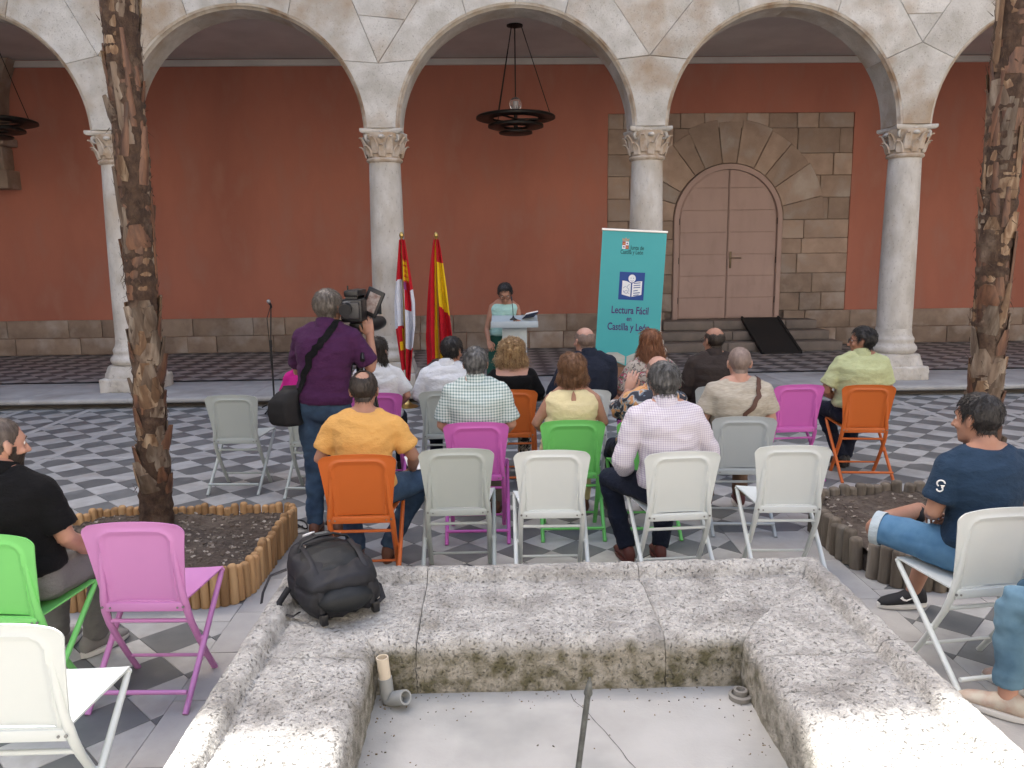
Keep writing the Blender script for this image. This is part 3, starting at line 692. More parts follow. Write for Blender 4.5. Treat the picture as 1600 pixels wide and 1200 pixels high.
# ================================================================== PLANTERS
soil_m = mat('dry_soil', (.125,.098,.078), (.075,.058,.046), 30, .98, 1.0, 60, c3=(.17,.14,.115), scale3=4, lo3=.5, hi3=.7, pits=.5, pscale=110, plo=.62, phi=.68, pcol=(.30,.27,.23), bdist=.03)
def smooth_poly(poly, step):
    """resample closed polygon at even steps"""
    P = [Vector(p) for p in poly]; out = []; carry = 0
    for i in range(len(P)):
        a, b = P[i], P[(i+1) % len(P)]; L_ = (b-a).length; t = carry
        while t < L_: out.append(a+(b-a)*t/L_); t += step
        carry = t-L_
    return out
def planter(name, label, poly, wood, soil_z, h, r, seed, tilt):
    rnd = random.Random(seed)
    t = thing(name, label, 'planter', (0,0,0))
    pm = MB().lathe([(.7*r,0),(r,.004),(r,h-.018),(.9*r,h-.007),(.6*r,h),(.01,h+.002)], 10); pme = pm.mesh('stake', wood, 50)
    pts = smooth_poly(poly, 2*r*.97)
    for p in pts:
        if rnd.random() < .03: continue
        o = obj('stake', pme, t); o.location = (p.x, p.y, -.0); o.rotation_euler = (rnd.uniform(-tilt, tilt), rnd.uniform(-tilt, tilt), rnd.uniform(0, 6.28)); s = rnd.uniform(.92, 1.08); o.scale = (1, 1, s)
    xs_ = [p[0] for p in poly]; ys_ = [p[1] for p in poly]; st_ = .045; V = []; F = []; idx = {}
    nx = int((max(xs_)-min(xs_))/st_)+1; ny = int((max(ys_)-min(ys_))/st_)+1
    for i in range(nx+1):
        for j in range(ny+1):
            x, y = min(xs_)+i*st_, min(ys_)+j*st_
            if inside(poly, x, y): idx[i, j] = len(V); V.append((x, y, soil_z+noise.noise(Vector((x*3, y*3, seed)))*.03+noise.noise(Vector((x*14, y*14, seed)))*.014))
    for (i, j) in list(idx):
        q = [(i, j), (i+1, j), (i+1, j+1), (i, j+1)]
        if all(k in idx for k in q): F.append(tuple(idx[k] for k in q))
    m_ = MB().add(V, F); o = m_.build('soil', soil_m, t, 80)
    lo_ = MB().prismz([(x*.97+.03*sum(xs_)/len(xs_), y*.97+.03*sum(ys_)/len(ys_)) for x, y in poly], -.002, soil_z-.05); lo_.build('soil_fill', soil_m, t)
    db = MB()
    for k in range(900):
        x, y = rnd.uniform(min(xs_), max(xs_)), rnd.uniform(min(ys_), max(ys_))
        if not inside(poly, x, y): continue
        z = soil_z+noise.noise(Vector((x*3, y*3, seed)))*.03+noise.noise(Vector((x*14, y*14, seed)))*.014
        a = rnd.uniform(0, 6.28); l_ = rnd.uniform(.004, .016); w_ = l_*rnd.uniform(.3, .8); db.mi = 0 if rnd.random() < .75 else 1
        M_ = Matrix.Translation((x, y, z+.004)) @ Matrix.Rotation(a, 4, 'Z') @ Matrix.Rotation(rnd.uniform(-.5,.5), 4, 'X'); db.box(-l_, l_, -w_, w_, -.004, .003, M_)
    o = db.build('soil_crumbs', [mat('soil_crumb', (.10,.075,.058), (.18,.15,.12), 20, .95), mat('pale_chip', (.38,.34,.29), (.28,.24,.2), 20, .9)], t); tag(o, kind='stuff')
    return t
wood_a = mat('honey_wood', (.42,.255,.12), (.27,.15,.065), 7, .7, .4, 40, stretch=(3,3,.4), c3=(.52,.34,.17), scale3=3, rand=.2, bdist=.004)
wood_b = mat('weathered_wood', (.16,.135,.105), (.10,.08,.06), 8, .85, .6, 40, stretch=(3,3,.4), c3=(.24,.215,.18), scale3=4, rand=.22, bdist=.006)
planter('wooden_planter', 'planter bed edged with honey coloured wooden stakes round the left palm', PLA, wood_a, .165, .225, .027, 3, .035)
planter('log_planter', 'planter bed edged with weathered grey logs round the right palm', PLB, wood_b, .15, .22, .040, 5, .05)

# ================================================================== PALMS
bark = mat('palm_fibre_bark', (.040,.024,.017), (.085,.052,.034), 22, .95, 1.0, 50, c3=(.17,.12,.085), scale3=7, lo3=.52, hi3=.7, stretch=(1,1,.6), bdist=.02)
boot_ms = [mat('leaf_base_red', (.075,.033,.019), (.165,.078,.040), 14, .55, .5, 60, stretch=(2,2,.4), c3=(.04,.02,.013), scale3=9, rand=.25, spec=.5, bdist=.006),
           mat('leaf_base_tan', (.19,.115,.064), (.10,.055,.030), 14, .65, .5, 60, stretch=(2,2,.4), c3=(.36,.27,.18), scale3=9, rand=.25, bdist=.006),
           mat('leaf_base_grey', (.17,.125,.09), (.085,.058,.04), 14, .8, .5, 60, stretch=(2,2,.4), c3=(.27,.225,.175), scale3=8, rand=.25, bdist=.006)]
fibre = mat('dark_fibre', (.045,.028,.02), (.09,.06,.04), 30, .95)
frond_m = mat('palm_leaf', (.055,.10,.03), (.08,.13,.04), 5, .5)
def boot_mesh(kind, m):
    """clasping stump of a cut palm leaf; z up along trunk, y outwards, wide at the foot"""
    prof = {'long': ((0,.026,.006,.0),(.25,.030,.011,.006),(.55,.023,.012,.011),(.85,.017,.010,.015),(1,.015,.009,.019)),
            'broad': ((0,.055,.006,.0),(.3,.062,.014,.008),(.6,.048,.016,.016),(.85,.034,.014,.025),(1,.028,.012,.032))}[kind]
    L_ = .33 if kind == 'long' else .15; rg = []
    for t, w_, th, out in prof:
        c = Vector((0, out, t*L_)); rg.append([c+Vector((w_*math.cos(a), (th*math.sin(a))*(1 if math.sin(a) > 0 else .7)-w_*w_*6*(math.cos(a)**2), 0)) for a in [2*PI*j/10 for j in range(10)]])
    b = MB().loft(rg); return b.mesh('leaf_base', m, 50)
def frond_mesh():
    b = MB(); b.tube([(0,0,0),(0,.35,.10),(0,.75,.12)], [(.014,.008),(.010,.006),(.007,.005)], 6)
    for k in range(26):
        a = R(-125+250*k/25); L_ = .62*(1-.12*abs(a)/2.2); d = Vector((math.sin(a), math.cos(a), 0)); o = Vector((0, .75, .12)); n = Vector((-d.y, d.x, 0))
        p0 = o+d*.04; p1 = o+d*L_*.55+Vector((0,0,-.02)); p2 = o+d*L_+Vector((0,0,-.14))
        b.add([p0-n*.006, p0+n*.006, p1+n*.026, p1-n*.026, p2, p1+Vector((0,0,.012))], [(0,1,2,5),(0,5,3),(5,2,4),(3,5,4)])
    return b.mesh('frond', frond_m)
fm = frond_mesh()
def palm(name, label, path, rads, seed, lower_z, topz):
    rnd = random.Random(seed); t = thing(name, label, 'tree', path[0], 0, 'palm trees')
    B = Vector(path[0]); P = [Vector(p)-B for p in path]
    def at(z):
        for i in range(len(P)-1):
            if P[i+1].z >= z or i == len(P)-2:
                k = (z-P[i].z)/(P[i+1].z-P[i].z); return P[i].lerp(P[i+1], k), rads[i]+(rads[i+1]-rads[i])*k
    zs = [i*.03 for i in range(int(P[-1].z/.03)+1)]; rg = []; n = 30
    for z in zs:
        c, r_ = at(z); ring = []
        for j in range(n):
            a = 2*PI*j/n; d = Vector((math.cos(a), math.sin(a), 0)); q = Vector((d.x*2, d.y*2, z*5+seed)); ring.append(c+d*(r_*(1+.10*noise.noise(q)+.06*noise.noise(q*3))+.006*math.sin(z*75)))
        rg.append(ring)
    tr = MB().loft(rg).build('trunk', bark, t, 70)
    meshes = {(k, i): boot_mesh(k, boot_ms[i]) for k in ('long', 'broad') for i in range(3)}
    N_ = int((topz-.28)/.0135); ga = 2.39996
    for i in range(N_):
        z = .28+(topz-.28)*i/N_; low = z < lower_z
        if low and rnd.random() < .25: continue
        if rnd.random() < (.12 if low else .30): continue
        c, r_ = at(z); a = i*ga+rnd.uniform(-.12, .12); kind = 'broad' if (low or rnd.random() < .25) else 'long'
        mi = (rnd.choice((1,2,2,0)) if low else rnd.choice((0,0,1,1,0,2)))
        o = obj('leaf_base', meshes[kind, mi], tr); d = Vector((math.cos(a), math.sin(a), 0))
        o.location = c+d*(r_*.97); sc = rnd.uniform(.75, 1.25); o.scale = (sc, sc*rnd.uniform(.5, .9), sc*rnd.uniform(.8, 1.25))
        o.rotation_euler = (rnd.uniform(.0, .12), rnd.uniform(-.25, .25)*(1 if kind == 'broad' else .7), a-PI/2)
    fb = MB()
    for i in range(600):
        z = rnd.uniform(.25, topz); c, r_ = at(z); a = rnd.uniform(0, 6.28); d = Vector((math.cos(a), math.sin(a), 0)); tx = Vector((-d.y, d.x, 0)); p = c+d*(r_+rnd.uniform(.0, .012)); l_ = rnd.uniform(.03, .11); w_ = rnd.uniform(.001, .003)
        e = p+tx*rnd.uniform(-.06, .06)+Vector((0,0,rnd.uniform(-.06,.08)))+d*rnd.uniform(0, .035)
        fb.add([p-tx*w_-Vector((0,0,w_)), p+tx*w_+Vector((0,0,w_)), e+d*.002, p+d*w_*2], [(0,1,2),(1,3,2),(3,0,2),(0,3,1)])
    tag(fb.build('fibres', fibre, tr), kind='stuff')
    c, r_ = at(P[-1].z); crown = empty('crown', c, 0, t)
    for i in range(64):
        o = obj('frond', fm, crown); el = R(75-115*i/63+rnd.uniform(-8, 8)); o.rotation_euler = (el, rnd.uniform(-.4,.4), i*ga); o.location = (0, 0, .25-.45*i/63); s = rnd.uniform(.62, .78); o.scale = (s, s, s)
    return t
palm('palm_tree', 'shaggy brown palm trunk rising from the honey coloured stakes', [(-2.29,5.2,.12),(-2.27,5.2,.9),(-2.25,5.2,2.2),(-2.245,5.2,3.6),(-2.25,5.2,6.0)], [.108,.090,.096,.104,.104], 11, 1.45, 5.7)
palm('palm_tree', 'dark shaggy palm trunk at right behind the boy in navy', [(3.27,5.05,.12),(3.25,5.05,1.0),(3.235,5.05,2.0),(3.24,5.05,3.5),(3.26,5.05,5.8)], [.112,.092,.10,.108,.108], 23, 1.2, 5.5)
# ================================================================== CHAIRS
CH_COL = {'white': (.62,.66,.645), 'grey': (.41,.45,.425), 'cool': (.37,.405,.415), 'pink': (.56,.125,.44), 'rose': (.52,.215,.46), 'orange': (.53,.125,.022), 'green': (.155,.55,.13), 'lime': (.20,.62,.17)}
CH_M = {k: mat('chair_plastic_'+k, c, tuple(q*.97 for q in c), 3, .42, .10, 500, spec=.4, bdist=.001) for k, c in CH_COL.items()}
screw_m = plain('chair_screw', (.25,.25,.24), .35, metal=.8)
def chair_parts():
    """meshes of a folding chair; front is +y, top edge of the back above the origin"""
    out = []
    # backrest shell with raised U rib
    nu, nv = 25, 23; V = []; F = []
    def back_pt(u, t):        # u -1..1 across, t 0 top..1 bottom
        zt = .83; zb = .452; hw = .2325-(.2325-.184)*(t**.75)
        if t < .12: hw = hw*(1-.16*(1-t/.12)**2.4) if t < .12 else hw
        z = zt+(zb-zt)*t - .010*(abs(u)**3)*(1-t); y = .002+.055*t+.018*(1-u*u)*(1-.3*t)
        return hw*u, y, z
    def rib(u, t):
        hw = .155; x = abs(back_pt(u, t)[0]); z = back_pt(u, t)[2]
        rad = .05; zt = .783; dx = x-(hw-rad-.012*t); dz = z-(zt-rad)
        if dx <= 0 and dz <= 0: d = max(x-(hw-.012*t), z-zt)
        elif dx > 0 and dz > 0: d = math.hypot(dx, dz)-rad
        else: d = (x-(hw-.012*t)) if dx > dz else (z-zt)
        return -.009*math.exp(-(d/.011)**2) - (.0 if d > 0 else -.004)
    for side in (0, 1):
        for j in range(nv*2+1):
            for i in range(nu*2+1):
                u = -1+i/nu; t = j/(nv*2); x, y, z = back_pt(u, t)
                if side == 0: y += rib(u, t)
                else: y += .0065
                V.append((x, y, z))
    n = nu*2+1; m = nv*2+1; o = n*m
    for j in range(m-1):
        for i in range(n-1):
            a = j*n+i; F.append((a, a+1, a+n+1, a+n)); F.append((o+a, o+a+n, o+a+n+1, o+a+1))
    for i in range(n-1): F.append((i, o+i, o+i+1, i+1)); a = (m-1)*n+i; F.append((a, a+1, o+a+1, o+a))
    for j in range(m-1): a = j*n; F.append((a, a+n, o+a+n, o+a)); a = j*n+n-1; F.append((a, o+a, o+a+n, a+n))
    b = MB().add(V, F); out.append(('backrest', b))
    # seat: thin curved sheet, dished, front corners lifted
    V = []; F = []; nx, ny = 16, 16
    for side in (0, 1):
        for j in range(ny+1):
            for i in range(nx+1):
                u = -1+2*i/nx; t = j/ny; hw = .172+(.226-.172)*t**1.3
                z = .446+.012*t-.018*(1-u*u)*math.sin(PI*min(1, t*1.05))+.016*t*t*u*u; y = .055+.365*t-.02*u*u*t
                if j == 0: z += .006
                V.append((hw*u, y, z-.008*side))
    n = nx+1; o = n*(ny+1)
    for j in range(ny):
        for i in range(nx): a = j*n+i; F.append((a, a+1, a+n+1, a+n)); F.append((o+a, o+a+n, o+a+n+1, o+a+1))
    for i in range(nx): F.append((i, o+i, o+i+1, i+1)); a = ny*n+i; F.append((a, a+1, o+a+1, o+a))
    for j in range(ny): a = j*n; F.append((a, a+n, o+a+n, o+a)); a = j*n+nx; F.append((a, o+a, o+a+n, a+n))
    b = MB().add(V, F)
    b.cbox(-.172, .172, .048, .062, .405, .447, .004)
    out.append(('seat', b))
    for s in (-1, 1):      # frame tube: back edge, bending forward into the front leg
        b = MB(); b.tube([(s*.160,.030,.74),(s*.166,.036,.62),(s*.172,.047,.52),(s*.180,.055,.455),(s*.184,.067,.40),(s*.186,.095,.33),(s*.187,.150,.235),(s*.187,.225,.115),(s*.187,.305,.0)], [(.010,.007),(.013,.010),(.016,.012),(.0175,.0135),(.0175,.014),(.0165,.0135),(.016,.013),(.0155,.0125),(.0155,.0125)], 12, xdir=(1,0,0))
        b.tube([(s*.187,.155,.228),(s*.212,.155,.228)], .013, 10); out.append(('front_leg', b))
        b = MB(); b.tube([(s*.218,.400,.452),(s*.217,.385,.435),(s*.215,.16,.232),(s*.213,-.075,.022),(s*.213,-.10,.0)], [.010,.0125,.0135,.013,.013], 12); b.tube([(s*.218,.405,.456),(s*.222,.395,.452)], .011, 8); out.append(('rear_leg', b))
        b = MB(); b.tube([(s*.180,.038,.432),(s*.180,.034,.432)], .006, 10); b.tube([(s*.150,.046,.425),(s*.150,.043,.425)], .005, 10); out.append(('screw', b))
    for y, z, hw, r in ((.088,.345,.186,.0095), (.235,.10,.186,.008), (-.066,.085,.212,.0105)):
        b = MB(); b.tube([(-hw,y,z),(hw,y,z)], r, 10); out.append(('crossbar', b))
    return out
CHP = [(n, b.mesh(n, [], 45)) for n, b in chair_parts()]
CH_MESH = {}
def chair(x, y, rz, colour, label, group='folding chairs facing the lectern'):
    t = thing('folding_chair', label, 'chair', (x, y, 0.002), rz, group)
    if colour not in CH_MESH:
        L_ = []
        for n, me in CHP:
            c = me.copy(); c.materials.append(screw_m if n == 'screw' else CH_M[colour]); L_.append((n, c))
        CH_MESH[colour] = L_
    for n, me in CH_MESH[colour]: obj(n, me, t)
    return t
D_ = R(1)
CHAIRS = dict(
 yellow=(-.784,4.417,1,'orange','orange folding chair under the man in the yellow orange tee'),
 grey1=(-.219,4.52,0,'grey','empty light grey folding chair beside the yellow orange tee'),
 white2=(.339,4.437,-1,'white','empty white folding chair directly in front of the green chair with the yellow top'),
 white3=(1.083,4.354,4,'white','white folding chair under the man in the fine purple check shirt'),
 white4=(1.758,4.451,-3,'white','empty white folding chair beside the log planter'),
 pinkB=(-.116,5.255,0,'pink','magenta folding chair under the man in the green check shirt'),
 greenB=(.546,5.268,-1,'green','green folding chair under the woman in the pale yellow top'),
 green2=(1.067,5.239,2,'green','green folding chair under the man in the dark floral shirt'),
 greyB=(1.739,5.29,-4,'cool','cool grey folding chair under the bald man with the shoulder strap'),
 pinkC=(-.977,6.509,0,'pink','magenta folding chair under the dark-haired woman in white'),
 greyC=(-.40,6.561,0,'grey','light grey folding chair under the man in the white shirt near the flags'),
 orangeC=(.159,6.558,0,'orange','orange folding chair under the woman with curly blond hair'),
 whiteC=(.774,6.499,0,'white','white folding chair under the man in the navy suit'),
 pinkC2=(1.35,6.553,0,'pink','magenta folding chair under the woman with long auburn hair'),
 greyC2=(1.954,6.593,2,'cool','grey folding chair under the man in the brown jacket'),
 pinkC3=(2.626,6.581,3,'pink','empty magenta folding chair left of the man in pale green'),
 orangeR=(3.195,6.51,-6,'orange','orange folding chair under the man in the pale green polo'),
 greyL=(-2.176,6.515,-3,'grey','empty light grey folding chair between palm and cameraman'),
 greyL2=(-1.497,6.36,-4,'grey','light grey folding chair half hidden behind the cameraman, seating a fuchsia top'),
 greenFL=(-2.131,3.179,-5,'lime','bright green folding chair under the man in black at left'),
 pinkFL=(-1.563,3.293,-2,'rose','empty pink folding chair beside the left stone rim'),
 whiteFL=(-1.575,2.336,0,'white','empty white folding chair in the lower left corner'),
 boy=(2.235,3.25,7,'white','white folding chair under the boy in the navy tee'),
 lower=(2.62,2.62,38,'white','white folding chair cut by the lower right picture corner'))
for k, (x, y, a, c, lab) in CHAIRS.items(): chair(x, y, R(a), c, lab)

# ================================================================== PEOPLE
def skin_mat(name, c): return mat(name, c, (c[0]*.88, c[1]*.78, c[2]*.74), 9, .55, .15, 150, spec=.35, bdist=.002)
SK = {'fair': skin_mat('skin_fair', (.52,.30,.22)), 'tan': skin_mat('skin_tan', (.38,.215,.15)), 'pink': skin_mat('skin_pink', (.48,.29,.225)), 'olive': skin_mat('skin_olive', (.36,.19,.125))}
def hair_mat(name, c, c2): return mat('hair_'+name, c, c2, 55, .5, .6, 160, stretch=(1,1,.25), spec=.45, bdist=.006)
HR = {'black': hair_mat('black', (.010,.009,.009), (.028,.025,.024)), 'brown': hair_mat('brown', (.10,.048,.024), (.22,.115,.058)), 'dark': hair_mat('dark', (.020,.015,.012), (.045,.034,.027)), 'grey': hair_mat('grey', (.13,.12,.11), (.26,.25,.235)), 'greybrown': hair_mat('greybrown', (.075,.062,.05), (.17,.15,.13)), 'darkgrey': hair_mat('darkgrey', (.035,.034,.034), (.14,.14,.138)), 'auburn': hair_mat('auburn', (.13,.048,.022), (.26,.115,.055)), 'blond': hair_mat('blond', (.20,.095,.038), (.62,.45,.25)), 'buzz': hair_mat('buzz', (.055,.042,.034), (.115,.09,.075)), 'stubble': hair_mat('stubble', (.17,.125,.105), (.24,.18,.155))}
eye_w = plain('eye_white', (.75,.73,.70), .3); eye_d = plain('eye_dark', (.03,.02,.015), .2)
def head_base(fem=False):
    m = MB(); k = .94 if fem else 1
    m.ell((0,-.016,.032), (.0765,.094,.086), 20)
    m.loft([[Vector((w_*math.cos(a), yc+d*math.sin(a), z)) for a in [2*PI*j/20 for j in range(20)]] for z, w_, d, yc in ((.05,.070,.082,.0),(.02,.070,.084,.002),(-.01,.069,.082,.006),(-.04,.064*k,.074,.012),(-.07,.056*k,.062,.02),(-.095,.044*k,.046,.034),(-.112,.028*k,.028,.048),(-.118,.012,.012,.05))])
    m.limb([(0,.086,.008),(0,.098,-.02),(0,.107,-.036)], [.007,.011,.0135], 10); m.ell((.011,.094,-.040), (.009,.010,.008), 8); m.ell((-.011,.094,-.040), (.009,.010,.008), 8)
    m.limb([(-.042,.066,.022),(-.02,.083,.027),(.02,.083,.027),(.042,.066,.022)], [.008,.010,.010,.008], 8)
    m.limb([(-.020,.074,-.066),(0,.083,-.063),(.020,.074,-.066)], [.005,.0075,.005], 8); m.limb([(-.017,.073,-.076),(0,.081,-.078),(.017,.073,-.076)], [.005,.008,.005], 8)
    m.ell((0,.070,-.104), (.018,.014,.013), 8)
    for s in (-1, 1):
        m.ell((s*.046,.058,-.03), (.02,.02,.018), 10)
        M_ = Matrix.Rotation(s*.35, 3, 'Z') @ Matrix.Rotation(.18, 3, 'X'); m.ell((s*.080,-.010,-.006), (.008,.020,.033), 10, M_); m.ell((s*.084,-.018,.004), (.007,.016,.024), 8, M_)
    m.limb([(0,-.020,-.05),(0,-.032,-.13)], [.056,.055], 14)
    return remesh(m, 'head', .0062, 3)
HEADS = {False: head_base(False), True: head_base(True)}
def hand_mesh():
    """right hand, wrist at origin, fingers along +y, palm down (-z), thumb at -x"""
    m = MB(); m.limb([(0,-.02,0),(0,.03,0),(0,.075,-.002)], [(.027,.019),(.036,.016),(.038,.013)], 12, xdir=(1,0,0))
    for k, (x, L_, r) in enumerate(((-.030,.070,.0088),(-.010,.078,.0092),(.011,.073,.0088),(.030,.057,.0078))):
        d = (k-1.5)*.05; p = Vector((x, .078, 0)); a = p+Vector((d*L_*.4, L_*.42, -.006)); b = a+Vector((d*L_*.3, L_*.30, -.017)); c = b+Vector((0, L_*.16, -.020)); m.limb([p-Vector((0,.02,0)), p, a, b, c], [r,r*1.05,r,r*.92,r*.8], 8)
    m.limb([(-.022,.015,-.006),(-.048,.042,-.014),(-.056,.072,-.020),(-.050,.094,-.024)], [.013,.0115,.0100,.0085], 8)
    return remesh(m, 'hand', .0045, 2)
HAND = hand_mesh()
def append_mesh(dst, src, M, mirror=False, mi=0):
    k = len(dst.v); dst.v += [tuple(M @ (Vector((-v.co.x, v.co.y, v.co.z)) if mirror else v.co)) for v in src.vertices]
    dst.f += [tuple(k+i for i in (reversed(p.vertices) if mirror else p.vertices)) for p in src.polygons]; dst.m += [mi]*len(src.polygons)
def frame(o, fwd, upv):
    f = Vector(fwd).normalized(); x = f.cross(Vector(upv)).normalized(); u = x.cross(f)
    return Matrix(((x.x, f.x, u.x, o[0]), (x.y, f.y, u.y, o[1]), (x.z, f.z, u.z, o[2]), (0,0,0,1)))
TORSO = [(-.04,.10,.07),(.0,.165,.115),(.12,.178,.130),(.30,.160,.122),(.48,.160,.120),(.66,.178,.122),(.80,.186,.112),(.89,.160,.094),(.95,.112,.076),(1.0,.068,.062),(1.06,.058,.058)]
SIT = dict(P=(0,.228,.56), N=(0,.16,1.055), sh=(.178,.0,-.065), eL=(-.245,.235,.765), wL=(-.13,.45,.64), eR=(.245,.235,.765), wR=(.13,.45,.64),
           hip=.088, kL=(-.13,.61,.51), aL=(-.13,.60,.09), kR=(.13,.61,.51), aR=(.13,.60,.09), fL=(-.1,1,0), fR=(.1,1,0))
STAND = dict(P=(0,0,.93), N=(0,.0,1.44), sh=(.178,.0,-.065), eL=(-.25,.0,1.10), wL=(-.24,.12,.86), eR=(.25,.0,1.10), wR=(.24,.12,.86),
           hip=.088, kL=(-.10,.03,.50), aL=(-.10,-.02,.085), kR=(.10,.03,.50), aR=(.10,-.02,.085), fL=(-.15,1,0), fR=(.15,1,0))
def sample_strands(pts, n, rnd, flow, length, width, lift, curl=0., segs=4, fall=0.):
    m = MB()
    for i in range(n):
        p, nn = rnd.choice(pts); d = flow(p, nn); side = nn.cross(d).normalized(); L_ = length*rnd.uniform(.6, 1.2)*(.38 if length > .06 and p.z > .045 else 1); w_ = width*rnd.uniform(.6, 1.3); row = []
        ph = rnd.uniform(0, 6.28); lf = lift*rnd.uniform(.3, 1.3); q = p.copy()
        dd = (d + side*rnd.uniform(-.35, .35)).normalized()
        for k in range(segs+1):
            t = k/segs; c = p + dd*L_*t + nn*(lf*math.sin(PI*min(1, t*.8))+.003) + Vector((0,0,-fall*t*t))
            if curl: c += (side*math.sin(ph+t*9)+nn*math.cos(ph+t*9))*curl
            row.append((c-side*w_*(1-.75*t), c+side*w_*(1-.75*t), c+nn*w_*.8))
        k0 = len(m.v)
        for a, b, e in row: m.v += [tuple(a), tuple(b), tuple(e)]
        for k in range(segs):
            for a, b in ((0,1),(1,2),(2,0)): m.f.append((k0+3*k+a, k0+3*k+b, k0+3*k+3+b, k0+3*k+3+a)); m.m.append(0)
    return m
def make_hair(style, hm, HM, par, seed, fem):
    """hair as one mesh in the person's space: scalp shell plus strands; HM = head matrix"""
    rnd = random.Random(seed); hme = HEADS[fem]; m = MB()
    def az(p): return math.degrees(math.atan2(abs(p.x), p.y))      # 0 front .. 180 back
    def line(a):      # lowest hair height over azimuth
        T = ((0,.078),(30,.075),(50,.055),(66,.030),(78,-.005),(90,.010),(102,-.005),(120,-.045),(150,-.066),(180,-.070))
        for (a0, z0), (a1, z1) in zip(T, T[1:]):
            if a0 <= a <= a1: return z0+(z1-z0)*(a-a0)/(a1-a0)
    def mask(p):
        a = az(p); l = line(a)
        if p.z < l: return False
        if style in ('ring', 'stubble_ring'):
            top = Vector((0,-.03,.12)); return (p-top).length+noise.noise(p*40)*.012 > .085 and not (a+noise.noise(p*50)*12 < 70) 
        if style == 'thin': top = Vector((0,-.075,.105)); return (p-top).length+noise.noise(p*45)*.010 > .036
        return True
    thick = {'short': .011, 'grown': .015, 'thin': .007, 'ring': .006, 'stubble_ring': .003, 'shaved': .003, 'bob': .012, 'shoulder': .012, 'long': .012, 'curly': .015, 'crop': .014}[style]
    hme.update(); vn = [n.vector.copy() for n in hme.vertex_normals]; pts = []; keep = {}
    for v in hme.vertices:
        p = v.co
        if abs(p.x) > .083 and p.z < .03 and p.y > -.045: continue
        if mask(p):
            edge = min(1, (p.z-line(az(p)))/.02)
            nzz = noise.noise(p*45)*.35+noise.noise(p*18)*.4
            keep[v.index] = len(m.v); m.v.append(tuple(p+vn[v.index]*(thick*(.25+.75*edge)*(1+nzz)))); pts.append((p+vn[v.index]*thick*.5*edge, vn[v.index]))
    for p in hme.polygons:
        if all(i in keep for i in p.vertices): m.f.append(tuple(keep[i] for i in p.vertices)); m.m.append(0)
    crown = Vector((.008,-.055,.115))
    def flow(p, n):
        d = p-crown; d = d-n*d.dot(n)
        if d.length < 1e-4: d = Vector((1,0,0))
        d.normalize(); d = d+Vector((0,0,-.35 if style not in ('bob','shoulder','long') or p.z > .06 else -2.5)); d = d-n*d.dot(n)
        return d.normalized() if d.length > 1e-4 else Vector((0,0,-1))
    V2 = None
    if style in ('bob', 'shoulder', 'long', 'curly'):
        b = MB()
        if style == 'curly': b.ell((0,-.030,.045), (.108,.108,.098), 16); b.ell((.045,-.03,-.035), (.078,.082,.070), 14); b.ell((-.045,-.03,-.035), (.078,.082,.070), 14); b.ell((0,-.06,-.05), (.085,.065,.06), 14)
        elif style == 'bob': b.ell((0,-.032,.045), (.096,.102,.088), 16); b.ell((.036,-.04,-.03), (.066,.070,.068), 14); b.ell((-.036,-.04,-.03), (.066,.070,.068), 14); b.ell((0,-.062,-.045), (.076,.050,.056), 14)
        elif style == 'shoulder': b.ell((0,-.025,.045), (.090,.100,.086), 16); b.limb([(.04,-.03,.03),(.055,-.035,-.08),(.058,-.04,-.15)], [(.045,.05),(.040,.045),(.03,.03)], 12); b.limb([(-.04,-.03,.03),(-.055,-.035,-.08),(-.058,-.04,-.15)], [(.045,.05),(.040,.045),(.03,.03)], 12); b.limb([(0,-.06,.03),(0,-.065,-.08),(0,-.065,-.15)], [(.07,.05),(.07,.04),(.06,.03)], 12, xdir=(1,0,0))
        else: b.ell((0,-.025,.045), (.090,.100,.086), 16); b.limb([(0,-.055,.03),(.0,-.075,-.08),(0,-.105,-.20),(.01,-.115,-.30)], [(.088,.058),(.098,.052),(.10,.040),(.075,.024)], 14, xdir=(1,0,0)); b.limb([(.07,-.01,.0),(.085,-.02,-.1),(.085,-.04,-.2)], [.03,.032,.02], 10); b.limb([(-.07,-.01,.0),(-.085,-.02,-.1),(-.08,-.04,-.2)], [.03,.032,.02], 10)
        V2 = remesh(b, 'hv', .008, 2)
        wrinkle(V2, (lambda p, n: noise.noise(p*28)*.012+noise.noise(p*60)*.008) if style == 'curly' else (lambda p, n: noise.noise(Vector((p.x*50, p.y*50, p.z*6)))*.006+noise.noise(Vector((p.x*20, p.y*20, p.z*4)))*.005))
        V2.update(); n2 = [n.vector.copy() for n in V2.vertex_normals]; k0 = len(m.v)
        front = lambda p: p.y > .035 and p.z < .075
        kp = {}
        for v in V2.vertices:
            if not front(v.co): kp[v.index] = len(m.v); m.v.append(tuple(v.co))
        for p in V2.polygons:
            if all(i in kp for i in p.vertices): m.f.append(tuple(kp[i] for i in p.vertices)); m.m.append(0)
        pts = [(v.co.copy(), n2[v.index]) for v in V2.vertices if not front(v.co)]
        bpy.data.meshes.remove(V2)
    cfg = {'short': (900,.028,.0016,.006,0), 'crop': (1000,.034,.0018,.009,0), 'grown': (1100,.042,.0018,.008,0), 'thin': (600,.018,.0014,.003,0), 'ring': (450,.016,.0014,.003,0), 'stubble_ring': (250,.006,.001,.002,0), 'shaved': (400,.006,.001,.002,0), 'bob': (1300,.075,.0022,.006,.002), 'shoulder': (1300,.11,.0022,.005,.001), 'long': (1500,.14,.0022,.006,.002), 'curly': (1500,.075,.0026,.012,.010)}[style]
    s = sample_strands(pts, cfg[0], rnd, flow, cfg[1], cfg[2], cfg[3], cfg[4], 6 if style in ('curly','long','bob','shoulder') else 4)
    k0 = len(m.v); m.v += s.v; m.f += [tuple(i+k0 for i in f) for f in s.f]; m.m += s.m
